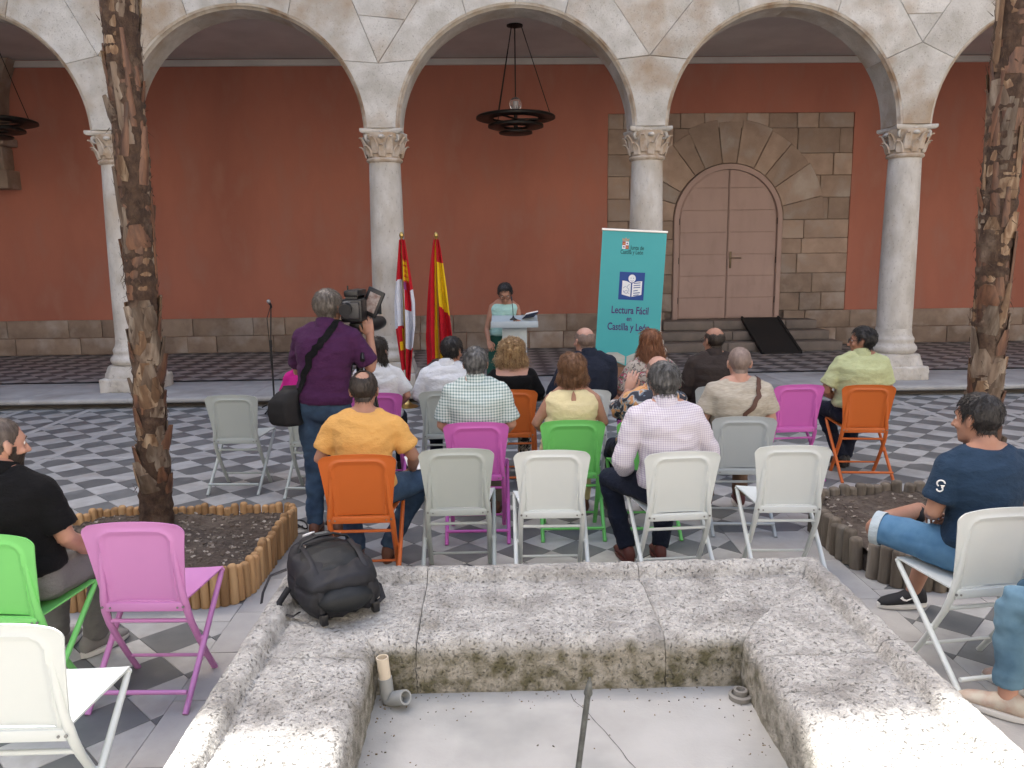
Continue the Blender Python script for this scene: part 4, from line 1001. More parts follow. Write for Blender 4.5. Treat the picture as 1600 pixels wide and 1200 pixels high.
    m.v = [tuple(HM @ Vector(v)) for v in m.v]
    me = bpy.data.meshes.new('hair'); me.from_pydata(m.v, [], m.f); me.materials.append(hm); me.polygons.foreach_set('use_smooth', [True]*len(me.polygons)); me.update()
    return obj('hair', me, par)

def cloth(seed, amp=1.0):
    o = Vector((seed*3.7, seed*1.3, 0))
    def f(p, n):
        q = p+o
        return amp*1.25*(noise.noise(Vector((q.x*5, q.y*5, q.z*13)))*.006 + (.35-abs(noise.noise(Vector((q.x*4+q.z*3, q.y*5, q.z*12)))))*.009 + (.3-abs(noise.noise(Vector((q.x*7-q.z*8, q.y*7, q.z*17+4)))))*.007 + noise.noise(q*34)*.0012)
    return f
def person(label, loc, rz, J, skin='fair', fem=False, shirt=None, sleeve=.55, trousers=None, trouser_to=1.0, shoes=None, hair=None, hstyle='short', yaw=0, pitch=0, roll=0, scale=1.0, girth=1.0,
           collar=True, neckline=.0, skirt=None, hands=True, seed=1, vox=.0115, sleeveless=False, glasses=None, beard=None, cuff=None, jacket=False, handup=None, group='people at the reading', finehands=False, zlean=0, keyhole=False, name='person'):
    t = thing(name, label, 'person', loc, rz, group)
    J = {k: J[k] for k in J}; S = scale
    V = lambda k: Vector(J[k])
    P, N0 = V('P'), V('N'); g = girth; P = P+Vector((0, max(0, girth-1.05)*.16 if P.z < .7 else 0, 0)); N = N0+Vector((0, (.02+max(0, girth-1.05)*.12) if P.z < .7 else 0, .028)); hd0 = N0+Vector((0, .055, .135))
    mid = P.lerp(N, .5)+Vector((0, -.015, 0)) if J.get('slouch', 1) else P.lerp(N, .5)
    def spine(u): a = P.lerp(mid, min(max(u, -.2), 1.2)); b = mid.lerp(N, min(max(u, -.2), 1.2)); return a.lerp(b, u)
    def torso(m, infl, t0, t1, wk=1.0):
        c = []; r = []
        for (u, w_, d) in TORSO:
            if u < t0-1e-6 or u > t1+1e-6: continue
            ww = w_*(.90 if fem and u > .5 else 1)*(1.02 if fem and u < .2 else 1); ww *= 1+(g-1)*(1 if .1 < u < .85 else .4)
            dd = d*(1+(g-1)*(1.2 if .1 < u < .8 else .3)); c.append(spine(u)); r.append((ww+infl, dd+infl))
        m.tube(c, r, 22, True, xdir=(1,0,0))
    shx, shy, shz = J['sh']; shx *= (.86 if fem else .965); shz -= .022
    tw = J.get('twist', 0)
    SL = N+Vector((-shx*math.cos(tw), shy-shx*math.sin(tw), shz+J.get('dropL', 0))); SR = N+Vector((shx*math.cos(tw), shy+shx*math.sin(tw), shz+J.get('dropR', 0)))
    eL, wL, eR, wR = V('eL'), V('wL'), V('eR'), V('wR')
    ak = (.85 if fem else 1)*(1+(g-1)*.5)
    HLp = P+Vector((-J['hip'], .0, -.015)); HRp = P+Vector((J['hip'], .0, -.015))
    legs = [(HLp, V('kL'), V('aL'), Vector(J['fL'])), (HRp, V('kR'), V('aR'), Vector(J['fR']))]
    body = MB()
    torso(body, -.006, -.04, 1.06)
    hd = hd0
    if 'H' in J: hd = Vector(J['H'])+Vector((0, .012, 0))
    HM = Matrix.Translation(hd) @ Matrix.Rotation(yaw, 4, 'Z') @ Matrix.Rotation(pitch, 4, 'X') @ Matrix.Rotation(roll, 4, 'Y')
    body.limb([N-Vector((0,0,.06)), N+Vector((0,.005,.02)), HM @ Vector((0,-.028,-.075))], [.066, .057*(.88 if fem else 1), .054*(.88 if fem else 1)], 14)
    for s_, e_, w_ in ((SL, eL, wL), (SR, eR, wR)):
        m1 = s_.lerp(e_, .45); m2 = e_.lerp(w_, .3)
        body.limb([s_, m1, e_, m2, w_], [.050*ak, .046*ak, .039*ak, .040*ak, .027*ak], 12)
        body.limb([N+Vector((0,-.005,-.012)), N.lerp(s_, .5)+Vector((0,-.005,.018)), s_], [.050,.046*ak,.046*ak], 12)
    for h, k, a, f in legs:
        body.limb([h, h.lerp(k, .5), k, k.lerp(a, .3), a], [.085*g, .075, .056, .055, .037], 14)
        f = f.normalized(); body.limb([a+Vector((0,0,-.035))-f*.04, a+Vector((0,0,-.05))+f*.06, a+Vector((0,0,-.06))+f*.14], [.032, .033, .024], 10)
    bme = remesh(body, 'body', vox, 3); full = MB(); append_mesh(full, bme, Matrix.Identity(4)); bpy.data.meshes.remove(bme)
    append_mesh(full, HEADS[fem], HM)
    if hands:
        for sgn, e_, w_, key in ((-1, eL, wL, 'hL'), (1, eR, wR, 'hR')):
            d = Vector(J[key]) if key in J else (w_-e_).normalized()+Vector((-sgn*.2, .15, -.15))
            upv = Vector(J.get(key+'u', (sgn*.35, -.2, 1)))
            append_mesh(full, HAND, frame(w_, d, upv) @ Matrix.Scale(.92 if fem else 1.0, 4), mirror=(sgn < 0))
    me = bpy.data.meshes.new('body'); me.from_pydata(full.v, [], full.f); me.materials.append(SK[skin]); me.polygons.foreach_set('use_smooth', [True]*len(me.polygons)); me.update()
    bo = obj('body', me, t)
    def fin(mb, nm, m_, amp=1.0, v=vox, sm=3):
        q = remesh(mb, nm, v, sm); wrinkle(q, cloth(seed, amp)); q.materials.append(m_); return obj(nm, q, t)
    # shirt
    if shirt is not None:
        m = MB(); top = 1.0-neckline; infl = .016 if jacket else .011
        TT = [(u, w_, d) for (u, w_, d) in TORSO]
        c = []; r = []
        for k in range(24):
            u = .06+(top-.03-.06)*k/23 if not jacket else -.03+(top+.0)*k/23
            for (a, b) in zip(TORSO, TORSO[1:]):
                if a[0] <= u <= b[0]:
                    q = (u-a[0])/(b[0]-a[0]); w_ = a[1]+(b[1]-a[1])*q; d = a[2]+(b[2]-a[2])*q; break
            w_ *= (.90 if fem and u > .5 else 1); w_ *= 1+(g-1)*(1 if .1 < u < .85 else .4); d *= 1+(g-1)*(1.2 if .1 < u < .8 else .3)
            hem = .010 if u < .2 else 0
            c.append(spine(u)); r.append((w_+infl+hem, d+infl+hem))
        m.tube(c, r, 26, True, xdir=(1,0,0))
        if not sleeveless:
            for s_, e_, w_ in ((SL, eL, wL), (SR, eR, wR)):
                k = infl+.006
                m.limb([N+Vector((0,-.005,-.026-neckline*.5)).lerp(Vector((0,-.005,-.026)), .0), N.lerp(s_, .5)+Vector((0,-.005,.008)), s_], [.048,.046*ak+infl,.046*ak+infl], 14) if neckline < .1 else None
                if sleeve <= 1: m.limb([s_, s_.lerp(e_, sleeve*.5)], [.050*ak+k, .050*ak+k], 14); m.tube([s_, s_.lerp(e_, sleeve*.5), s_.lerp(e_, sleeve)], [.049*ak+k, .051*ak+k, .053*ak+k+.004], 16)
                else:
                    q = sleeve-1; m.limb([s_, s_.lerp(e_, .5), e_, e_.lerp(w_, q*.5)], [.050*ak+k, .049*ak+k, .045*ak+k, .043*ak+k], 14); m.tube([e_, e_.lerp(w_, q*.6), e_.lerp(w_, q)], [.045*ak+k, .040*ak+k, .036*ak+k], 16)
        else:
            for s_ in (SL, SR): m.ell(s_*.62+N*.38+Vector((0,0,-.045)), (.06,.075,.05), 12)
        so = fin(m, 'jacket' if jacket else ('top' if fem else 'shirt'), shirt, .8 if jacket else 1.0)
        if collar:
            cm = MB(); rg = []
            nb = N+Vector((0, .006, .012)); ax = Vector((0,.28,1)).normalized()
            for (rr, hh) in ((.078,-.05),(.078,-.012),(.070,.020),(.065,.022),(.062,-.02)):
                x = Vector((1,0,0)); y = ax.cross(x).normalized()
                rg.append([nb+ax*hh*(1+.25*math.sin(-a))+x*rr*math.cos(a)+y*rr*1.02*math.sin(a) for a in [2*PI*j/28 for j in range(28)]])
            cm.loft(rg, cap=False); q = cm.mesh('collar', shirt, 60); obj('collar', q, so)
        if keyhole:
            km = MB(); kz = spine(.86); yb = kz.y-.112*1.0-.004
            rg = [(.0,.055),(.012,.03),(.017,0),(.013,-.035),(.0,-.07),(-.013,-.035),(-.017,0),(-.012,.03)]
            km.add([Vector((kz.x+x, yb-.004-.06*max(0,-z)*.2, kz.z+z)) for x, z in rg]+[Vector((kz.x+x, yb+.02, kz.z+z)) for x, z in rg], [tuple(range(8))]+[(i,(i+1)%8,8+(i+1)%8,8+i) for i in range(8)]); km.build('keyhole_opening', SK[skin], so)
    if trousers is not None:
        m = MB(); m.ell(P+Vector((0,.0,-.01)), (.172*g, .128*(1+(g-1)*.5), .112), 18); torso(m, .010, -.04, .13)
        for h, k, a, f in legs:
            e = k.lerp(a, (trouser_to-.5)*2) if trouser_to > .5 else h.lerp(k, trouser_to*2)
            if trouser_to > .5: m.limb([h, h.lerp(k, .5), k, k.lerp(a, .2)], [.098*g, .088, .070, .068], 16); m.tube([k, k.lerp(e, .4), e], [.068, .064, .056], 16)
            else: m.limb([h, h.lerp(k, .4)], [.100, .092], 16); m.tube([h.lerp(k, .3), e], [.090, .078], 16)
        to = fin(m, 'trousers', trousers, 1.0)
        if cuff:
            for h, k, a, f in legs:
                e0 = h.lerp(k, trouser_to*2-.10); e1 = h.lerp(k, trouser_to*2); cm = MB(); d = (e1-e0).normalized(); x = d.orthogonal().normalized(); y = d.cross(x)
                cm.loft([[c_+x*r_*math.cos(2*PI*j/20)+y*r_*math.sin(2*PI*j/20) for j in range(20)] for c_, r_ in ((e0,.083),(e0,.087),(e1,.085),(e1,.07))], cap=False); cm.build('cuff', cuff, to, 60)
    if skirt is not None:
        m = MB(); z0 = P.z+.12; m.tube([(P.x,P.y,z0),(P.x,P.y,P.z),(P.x,P.y+.01,P.z-.2),(P.x,P.y+.01,.42)], [(.155,.115),(.185,.14),(.21,.165),(.23,.19)], 24, xdir=(1,0,0)); q = remesh(m, 'skirt', vox, 2)
        wrinkle(q, lambda p, n: math.sin(math.atan2(p.y, p.x)*9)*.010*max(0, (z0-p.z)/.6)+noise.noise(p*8)*.006); q.materials.append(skirt); obj('skirt', q, t)
    if shoes is not None:
        up_, sole_ = shoes if isinstance(shoes, tuple) else (shoes, shoes)
        for h, k, a, f in legs:
            f = f.copy(); f.z = 0; f.normalize(); gz = a.z-.085
            m = MB(); b0 = Vector((a.x, a.y, gz)); M_ = frame(b0, f, (0,0,1))
            m.loft([[M_ @ Vector((w_*math.cos(q), y, max(.012, .012+(h_)*(.5+.5*math.sin(q))))) for q in [2*PI*j/14 for j in range(14)]] for y, w_, h_ in ((-.075,.02,.05),(-.065,.033,.085),(-.03,.040,.105),(.02,.042,.09),(.07,.045,.065),(.12,.048,.052),(.155,.042,.042),(.185,.022,.025))])
            sh = m.build('shoe', up_, t, 60); m2 = MB(); m2.loft([[M_ @ Vector((w_*math.cos(q)*k_, .055+y_*math.sin(q), z)) for q in [2*PI*j/22 for j in range(22)] for w_, y_ in ((.050,.140),)] for z, k_ in ((.0,.92),(.004,.98),(.020,1.0),(.026,.97))]); m2.build('sole', sole_, sh, 40)
    # hair, eyes, glasses
    if hair is not None: make_hair(hstyle, HR[hair], HM, t, seed, fem)
    if beard:
        hm_ = HEADS[fem]; hm_.update(); m = MB(); kp = {}
        for v in hm_.vertices:
            p = v.co
            if p.z < -.035 and p.y > -.005 and not (p.y > .070 and p.z > -.090 and abs(p.x) < .022) and p.z > -.125 or (p.z < .0 and abs(p.x) > .058 and .0 < p.y < .03): kp[v.index] = len(m.v); m.v.append(tuple(HM @ (p+hm_.vertex_normals[v.index].vector*(.0035+.002*noise.noise(p*80)))))
        for p in hm_.polygons:
            if all(i in kp for i in p.vertices): m.f.append(tuple(kp[i] for i in p.vertices)); m.m.append(0)
        if m.f: m.build('beard', HR[beard], t, 80)
    em = MB(); 
    for s in (-1, 1): em.mi = 0; em.ell(HM @ Vector((s*.031,.069,.004)), (.0115,.0115,.0115), 10); em.mi = 1; em.ell(HM @ Vector((s*.031,.0775,.002)), (.005,.0045,.005), 8)
    em.build('eyes', [eye_w, eye_d], t, 80)
    bw = MB()
    for s in (-1, 1): bw.limb([HM @ Vector((s*.048,.074,.024)), HM @ Vector((s*.032,.086,.031)), HM @ Vector((s*.016,.091,.027))], [.002,.0032,.002], 6)
    bw.build('eyebrows', HR[hair] if hair in ('black','dark','brown','auburn') else HR['dark'], t)
    if glasses:
        gm = MB(); lens = MB()
        for s in (-1, 1):
            c = Vector((s*.033,.100,.002)); gm.tube([HM @ (c+Vector((.026*math.cos(2*PI*j/16), 0, .019*math.sin(2*PI*j/16)))) for j in range(17)], .0022, 6)
            gm.tube([HM @ Vector((s*.059,.098,.006)), HM @ Vector((s*.078,.06,.008)), HM @ Vector((s*.082,-.01,.012)), HM @ Vector((s*.082,-.03,-.004))], .0022, 6)
            if glasses == 'sun': lens.add([HM @ (c+Vector((.024*math.cos(2*PI*j/14), .001, .018*math.sin(2*PI*j/14)))) for j in range(14)]+[HM @ (c+Vector((.024*math.cos(2*PI*j/14), -.002, .018*math.sin(2*PI*j/14)))) for j in range(14)], [tuple(range(14)), tuple(range(27,13,-1))]+[(j,(j+1)%14,14+(j+1)%14,14+j) for j in range(14)])
        gm.tube([HM @ Vector((-.008,.104,.006)), HM @ Vector((.008,.104,.006))], .002, 6)
        go = gm.build('glasses', plain('black_frame', (.015,.015,.016), .3), t, 60)
        if glasses == 'sun': lens.build('lens', plain('blue_lens', (.03,.10,.16), .1), go)
    return t

from mathutils.bvhtree import BVHTree
def drape(pts, who, off=.006):
    """lay a chain of points (in the person's space) on the clothes"""
    out = []; trees = []
    for o in who.children:
        if o.name.split('.')[0] in ('shirt', 'top', 'jacket', 'trousers'):
            trees.append(BVHTree.FromPolygons([v.co.copy() for v in o.data.vertices], [tuple(p.vertices) for p in o.data.polygons]))
    for p in pts:
        best = None
        for tr in trees:
            c, n, i, d = tr.find_nearest(Vector(p))
            if c is not None and (best is None or d < best[2]): best = (c, n, d)
        out.append((best[0]+best[1]*off, best[1]))
    return out
def band(m, chain, wd, th=.003):
    rg = []
    for i, (c, n) in enumerate(chain):
        t = (chain[min(i+1, len(chain)-1)][0]-chain[max(i-1, 0)][0]).normalized(); s = t.cross(n).normalized(); n2 = s.cross(t).normalized()
        if n2.dot(n) < 0: n2 = -n2
        rg.append([c+s*wd, c+s*wd+n2*th, c-s*wd+n2*th, c-s*wd])
    return m.loft(rg)
def dense(pts, k=6):
    out = []
    for a, b in zip(pts, pts[1:]): out += [Vector(a).lerp(Vector(b), i/k) for i in range(k)]
    return out+[Vector(pts[-1])]
def cl(name, c, k=.9, rough=.9): return mat('cloth_'+name, c, tuple(q*k for q in c), 14, rough, .55, 26, spec=.15, sheen=.03, stretch=(1,1,1.7), bdist=.018)
def sit(**k): d = dict(SIT); d.update(k); return d
def stand(**k): d = dict(STAND); d.update(k); return d
leather_b = plain('brown_leather', (.12,.05,.03), .5); leather_k = plain('black_leather', (.015,.014,.014), .45); red_shoe = plain('oxblood_leather', (.085,.024,.02), .5)
rub_w = plain('white_rubber', (.62,.61,.58), .6); denim = mat('cloth_denim', (.022,.046,.09), (.045,.085,.145), 10, .9, .3, 500, c3=(.02,.035,.07), scale3=4, bdist=.0015); denim_b = mat('cloth_denim_bright', (.05,.135,.25), (.09,.20,.33), 8, .9, .3, 500, bdist=.0015)
navy = cl('navy', (.010,.014,.028)); black = cl('black', (.006,.006,.0068)); khaki = cl('khaki', (.20,.17,.13)); greyt = cl('grey_trousers', (.17,.165,.16))
def seated(key, label, **k):
    x, y, a, c, lab = CHAIRS[key]; return person(label, (x, y, 0), R(a)+k.pop('turn', 0), k.pop('J'), seed=len(bpy.data.objects) % 97+3, **k)

seated('yellow', 'man in a yellow orange tee with thinning dark hair, seen from behind', J=sit(N=(.012,.255,1.010), H=(.012,.31,1.150), kR=(.33,.50,.53), aR=(.10,.50,.09), kL=(-.16,.58,.52), aL=(-.10,.46,.09), eR=(.30,.30,.74), wR=(.27,.50,.60), eL=(-.27,.28,.74)), skin='tan', shirt=cl('yellow_orange', (.64,.355,.11), .95), sleeve=.72, trousers=denim, shoes=leather_b, hair='dark', hstyle='thin', collar=False, pitch=-.15)
seated('white3', 'man with dark grey hair in a fine purple check shirt and navy trousers', J=sit(N=(-.045,.21,1.055), kL=(-.30,.61,.52), aL=(-.20,.48,.09), aR=(.01,.47,.09), kR=(.12,.60,.51), eL=(-.30,.22,.74), wL=(-.22,.45,.60), eR=(.25,.25,.76)), skin='fair', shirt=check_mat('cloth_purple_check', (.62,.60,.63), (.36,.29,.42), .013, .28), sleeve=1.75, trousers=navy, shoes=red_shoe, hair='darkgrey', hstyle='grown', girth=1.04, pitch=-.1)
seated('pinkB', 'man with grey hair in a green and white check shirt', J=sit(N=(0,.20,1.065)), skin='fair', shirt=check_mat('cloth_green_check', (.60,.66,.64), (.16,.25,.24), .020, .45), sleeve=.85, trousers=khaki, shoes=leather_b, hair='darkgrey', hstyle='short', girth=1.15)
seated('greenB', 'woman with a brown bob in a pale yellow sleeveless top', J=sit(N=(.016,.185,1.005)), skin='tan', fem=True, shirt=cl('pale_yellow', (.70,.62,.36), .93), sleeveless=True, collar=False, keyhole=True, trousers=cl('yellow_skirt', (.62,.55,.30)), shoes=leather_b, hair='brown', hstyle='bob', girth=1.1)
seated('green2', 'bald man in a dark floral shirt holding a hand to his chin', J=sit(N=(.08,.20,.985), H=(.115,.255,1.12), eL=(-.16,.40,.80), wL=(-.085,.30,.985), hL=(.25,-.05,1), hLu=(-.3,-1,.1)), skin='pink', shirt=floral_mat('cloth_dark_floral', (.022,.026,.038), [(.10,.13,.17), (.36,.36,.34), (.42,.19,.07), (.55,.30,.13)], 11), sleeve=.7, trousers=navy, shoes=leather_k, hair='stubble', hstyle='stubble_ring', girth=1.08, yaw=.15)
beige = seated('greyB', 'bald man in a beige textured tee with a brown strap across his back', J=sit(N=(.008,.20,1.035)), skin='pink', shirt=mat('cloth_beige_knit', (.44,.40,.33), (.33,.30,.245), 60, .95, .5, 90, stretch=(.4,.4,3), bdist=.003), sleeve=.75, trousers=cl('brown_trousers', (.16,.10,.07)), shoes=(plain('maroon_sneaker', (.10,.03,.03), .7), rub_w), hair='stubble', hstyle='shaved', girth=1.14, collar=False, pitch=-.05)
seated('pinkC', 'woman with dark shoulder-length hair in a white blouse', J=sit(N=(.0,.19,1.015)), skin='fair', fem=True, shirt=cl('white_blouse', (.66,.67,.67), .93), sleeve=.8, trousers=navy, shoes=leather_k, hair='dark', hstyle='shoulder', girth=1.03, yaw=-.3)
seated('greyC', 'man with black hair in a white shirt, beside the flags', J=sit(N=(.01,.21,1.005), H=(.055,.265,1.135)), skin='olive', shirt=cl('white_shirt', (.66,.68,.70), .93), sleeve=1.6, trousers=navy, shoes=leather_k, hair='black', hstyle='crop', yaw=-.45, pitch=-.1, girth=1.08)
seated('orangeC', 'woman with curly blond hair in a black scoop-back top', J=sit(N=(.015,.19,.985), H=(.015,.235,1.105)), skin='pink', fem=True, shirt=black, sleeve=1.4, neckline=.14, collar=False, trousers=floral_mat('cloth_spotted', (.02,.02,.02), [(.4,.36,.28), (.02,.02,.02), (.5,.45,.35)], 16), shoes=leather_k, hair='blond', hstyle='curly', girth=1.12)
seated('whiteC', 'balding man in a dark navy suit, head turned left', J=sit(N=(.06,.20,1.085), H=(.022,.255,1.215)), skin='pink', shirt=cl('suit_navy', (.018,.023,.038)), jacket=True, sleeve=1.9, trousers=navy, shoes=leather_k, hair='stubble', hstyle='ring', yaw=.45, girth=1.08)
seated('pinkC2', 'woman with long auburn hair in a floral blouse', J=sit(N=(.03,.19,1.045)), skin='fair', fem=True, shirt=floral_mat('cloth_pale_floral', (.40,.36,.31), [(.05,.045,.05), (.45,.40,.36), (.36,.06,.11), (.10,.14,.08)], 17), sleeve=.9, trousers=navy, shoes=leather_k, hair='auburn', hstyle='long', girth=1.05)
seated('greyC2', 'balding man with glasses in a dark brown jacket', J=sit(N=(.0,.20,1.055)), skin='tan', shirt=cl('brown_jacket', (.042,.033,.030)), jacket=True, sleeve=1.9, trousers=black, shoes=leather_k, hair='dark', hstyle='ring', yaw=.35, glasses='clear', girth=1.12)
seated('orangeR', 'black-haired man in a pale green polo looking left through sunglasses', J=sit(N=(.0,.19,1.045), aL=(-.05,.46,.09), kL=(-.20,.60,.52), aR=(.0,.50,.09), eL=(-.29,.24,.74)), skin='olive', shirt=cl('pale_green', (.46,.50,.28), .9), sleeve=.8, trousers=cl('dark_navy', (.012,.015,.028)), shoes=leather_k, hair='black', hstyle='crop', yaw=1.1, glasses='sun', girth=1.2)
seated('greyL2', 'person in a fuchsia top sitting half hidden behind the cameraman', J=sit(N=(-.06,.19,1.01), eL=(-.29,.25,.73)), skin='fair', fem=True, shirt=cl('fuchsia', (.50,.018,.22), .85), sleeve=1.3, trousers=cl('fuchsia_trousers', (.42,.018,.14)), shoes=leather_k, hair='dark', hstyle='bob', girth=1.15)
seated('greenFL', 'bearded man with cropped hair in a black short-sleeved shirt at left', J=sit(N=(-.045,.20,1.025), H=(-.055,.255,1.155), eR=(.205,.25,.735), wR=(.17,.46,.60), kR=(.16,.60,.51), aR=(.06,.60,.09), fR=(.35,1,0)), skin='fair', shirt=black, sleeve=.8, trousers=greyt, shoes=(plain('grey_sneaker', (.22,.21,.20), .8), rub_w), hair='buzz', hstyle='shaved', yaw=-.55, pitch=-.08, beard='dark', girth=1.05)
boy = seated('boy', 'boy in a navy tee and denim shorts with one leg crossed', J=sit(N=(.085,.24,1.02), H=(.075,.305,1.165), kL=(-.25,.56,.575), aL=(.10,.70,.60), fL=(.6,.5,0), kR=(.14,.61,.51), aR=(.17,.80,.09), fR=(-1,.12,0), eL=(-.14,.28,.735), wL=(.0,.47,.665), P=(.09,.225,.56)), skin='tan', shirt=cl('navy_tee', (.022,.045,.082), .85), sleeve=.72, collar=False, trousers=denim_b, trouser_to=.495, cuff=cl('pale_denim', (.42,.50,.54)), shoes=(plain('black_mesh_sneaker', (.014,.015,.018), .75), rub_w), hair='black', hstyle='short', yaw=.38, pitch=-.05)
seated('lower', 'seated person in blue jeans and cream sneakers cut by the right edge', J=sit(), skin='fair', shirt=cl('white_tee', (.6,.6,.6)), sleeve=.7, trousers=mat('cloth_jeans_faded', (.060,.125,.19), (.14,.25,.33), 5, .9, .3, 500, bdist=.0015), trouser_to=.93, shoes=(mat('cream_sneaker', (.50,.46,.38), (.42,.28,.22), 14, .8), rub_w), hair='brown', hstyle='short')
# marks on the boy's sleeve and sneaker
mk = MB(); wm = plain('white_print', (.75,.75,.74), .6)
for a0, a1, r_, cx, cz in ((20, 250, .016, 0, .012), (200, 430, .012, .004, -.016)):
    p = [(cx+r_*math.cos(R(a0+(a1-a0)*i/14)), cz+r_*math.sin(R(a0+(a1-a0)*i/14))) for i in range(15)]; mk.tube([(x, 0, z) for x, z in p], .0035, 6)
mk.add([(x+.01, -.001, z-.002) for x, z in ((-.008,.004),(.008,.010),(.004,-.010))]+[(x+.01, .003, z-.002) for x, z in ((-.008,.004),(.008,.010),(.004,-.010))], [(0,1,2),(5,4,3),(0,1,4,3),(1,2,5,4),(2,0,3,5)])
o = mk.build('sleeve_mark', wm, boy); o.location = (-.165, .215, .885); o.rotation_euler = (.18, .25, -.55)
sw = MB(); sw.prism([(-.045,.012),(-.030,.0),(-.012,-.004),(.035,.016),(-.010,.003),(-.026,.010),(-.034,.022)], -.002, .004)
o = sw.build('shoe_mark', wm, boy); o.location = (.115, .752, .062); o.rotation_euler = (-.12, 0, -.10)

# bag strap worn across the beige tee
x, y, a = CHAIRS['greyB'][:3]
sb = thing('shoulder_bag', 'small brown bag on a strap worn across the beige tee', 'bag', (x, y, 0), R(a)); brs = plain('brown_strap', (.085,.04,.028), .6)
band(MB(), drape(dense([(.13,.24,1.08),(.14,.14,1.05),(.13,.06,.98),(.07,.02,.88),(-.02,.0,.77),(-.11,.02,.67),(-.19,.10,.58)]), beige, .005), .017).build('strap', brs, sb, 60)
b = MB(); b.cbox(-.275,-.215,.16,.36,.47,.62,.015); b.build('pouch', brs, sb, 40)

# ---------------------------------------------------------------- cameraman
camm = person('cameraman standing in a purple polo and jeans with a camera at his shoulder', (-1.165, 5.38, 0), R(-6), stand(P=(0,0,.945), N=(.045,.0,1.475), H=(.055,.04,1.612), eR=(.335,.07,1.185), wR=(.300,.165,1.415), hR=(-.22,.30,1), hRu=(.3,-1,.3), eL=(-.23,.17,1.16), wL=(.02,.37,1.34), hL=(.5,.3,.5), kL=(-.10,.05,.50), aL=(-.12,.04,.085), kR=(.07,.06,.50), aR=(.05,.07,.085)), skin='tan', shirt=cl('purple_polo', (.060,.018,.062), .85), sleeve=.78, trousers=denim, shoes=leather_b, hair='greybrown', hstyle='grown', yaw=-.25, girth=1.06, seed=41)
bg_ = thing('camera_bag', 'black shoulder bag hanging at the cameraman left hip', 'bag', (-1.165, 5.38, 0), R(-6))
band(MB(), drape(dense([(.12,.06,1.51),(.12,-.06,1.50),(.06,-.2,1.42),(-.03,-.25,1.30),(-.12,-.25,1.18),(-.19,-.2,1.08),(-.23,-.14,1.0)]), camm, .006), .024).build('strap', black, bg_, 60)
q_ = MB(); q_.loft([[Vector((x, y, z)) for x, y in ((-.30*k-.03+dx,-.17*k),(-.20+dx,-.20*k),(-.13+dx,-.15*k),(-.13+dx,.04),(-.22+dx,.07),(-.31+dx,.03))] for z, k, dx in ((.83,.9,.02),(.845,1.0,.01),(.92,1.03,.0),(1.0,1.0,-.0),(1.06,.85,.01),(1.08,.7,.015))]); me = remesh(q_, 'pouch', .012, 3); me.materials.append(mat('black_nylon', (.006,.006,.007), (.010,.010,.011), 20, .7, .3, 300, bdist=.002)); obj('pouch', me, bg_)
bk = plain('camera_black', (.007,.007,.008), .38, spec=.5); bk2 = plain('camera_grey', (.03,.03,.032), .35, spec=.5)
vc = thing('video_camera', 'black shoulder video camera with fold-out screen on a tripod', 'camera', (-.945, 5.62, 1.585), R(-3))
MB().cbox(-.075,.075,-.20,.16,-.075,.085,.018).build('body', bk, vc, 40)
MB().cbox(-.060,.062,-.235,-.20,-.05,.065,.012).build('battery', bk2, vc, 40)
MB().cbox(-.05,.05,-.19,.10,.10,.145,.012).build('top_handle', bk, vc, 40)
b = MB(); b.box(-.04,.04,-.18,-.15,.08,.11); b.box(-.04,.04,.06,.09,.08,.11); b.build('handle_post', bk, vc)
b = MB(); b.tube([(0,.16,.0),(0,.22,0),(0,.23,0),(0,.32,0),(0,.33,0)], [.055,.055,.062,.062,.05], 24); b.build('lens', bk, vc, 40)
b = MB(); b.loft([[Vector((x*k, y, z*k)) for x, z in ((-.075,-.05),(.075,-.05),(.075,.05),(-.075,.05))] for y, k in ((.32,1),(.40,1.25))]); b.build('lens_hood', bk, vc)
b = MB(); b.tube([(-.02,-.215,.03),(-.02,-.30,.015)], [.035,.042], 18); b.build('viewfinder', bk, vc, 50)
M_ = Matrix.Translation((.115,-.03,.055)) @ Matrix.Rotation(R(24), 4, 'Y') @ Matrix.Rotation(R(-12), 4, 'Z')
sc_ = MB().cbox(-.065,.065,-.012,.012,-.10,.095,.008,M_).build('flip_screen', bk, vc, 40)
MB().box(-.038,.045,-.0145,-.0125,-.07,.065,M_).build('screen_glass', mat('dim_screen', (.20,.13,.11), (.34,.30,.28), 30, .15, spec=.6), sc_)
b = MB(); b.tube([(.05,-.05,-.10),(.115,.05,-.10),(.135,.14,-.10)], [.05,.055,.045], 16); b.build('microphone_hood', bk, vc, 50)
b = MB(); b.tube([(-.035,-.12,.145),(-.035,-.12,.175)], .006, 8); b.tube([(-.06,.1,.12),(-.06,.32,.125)], .014, 10); b.build('shotgun_microphone', bk, vc, 50)
b = MB(); b.cbox(-.058,.0,-.212,-.199,.015,.07,.004); b.build('label_plate', mat('grey_label', (.35,.36,.36), (.12,.12,.12), 60, .5), vc)
tp_ = thing('tripod', 'black and silver tripod under the video camera', 'tripod', (-.945, 5.62, 0), 0)
MB().cbox(-.05,.05,-.08,.08,1.44,1.50,.01).build('head', bk, tp_, 40); b = MB(); b.tube([(0,0,1.02),(0,0,1.45)], [.026,.03], 14); b.lathe([(.07,1.20),(.075,1.22),(.075,1.27),(.05,1.29)], 20); b.build('centre_column', bk, tp_, 40)
b = MB(); b.tube([(.02,-.05,1.46),(.06,-.25,1.34),(.08,-.36,1.27)], [.010,.010,.016], 10); b.build('pan_handle', bk, tp_, 50)
silver = plain('tripod_silver', (.5,.5,.5), .35, metal=.9)
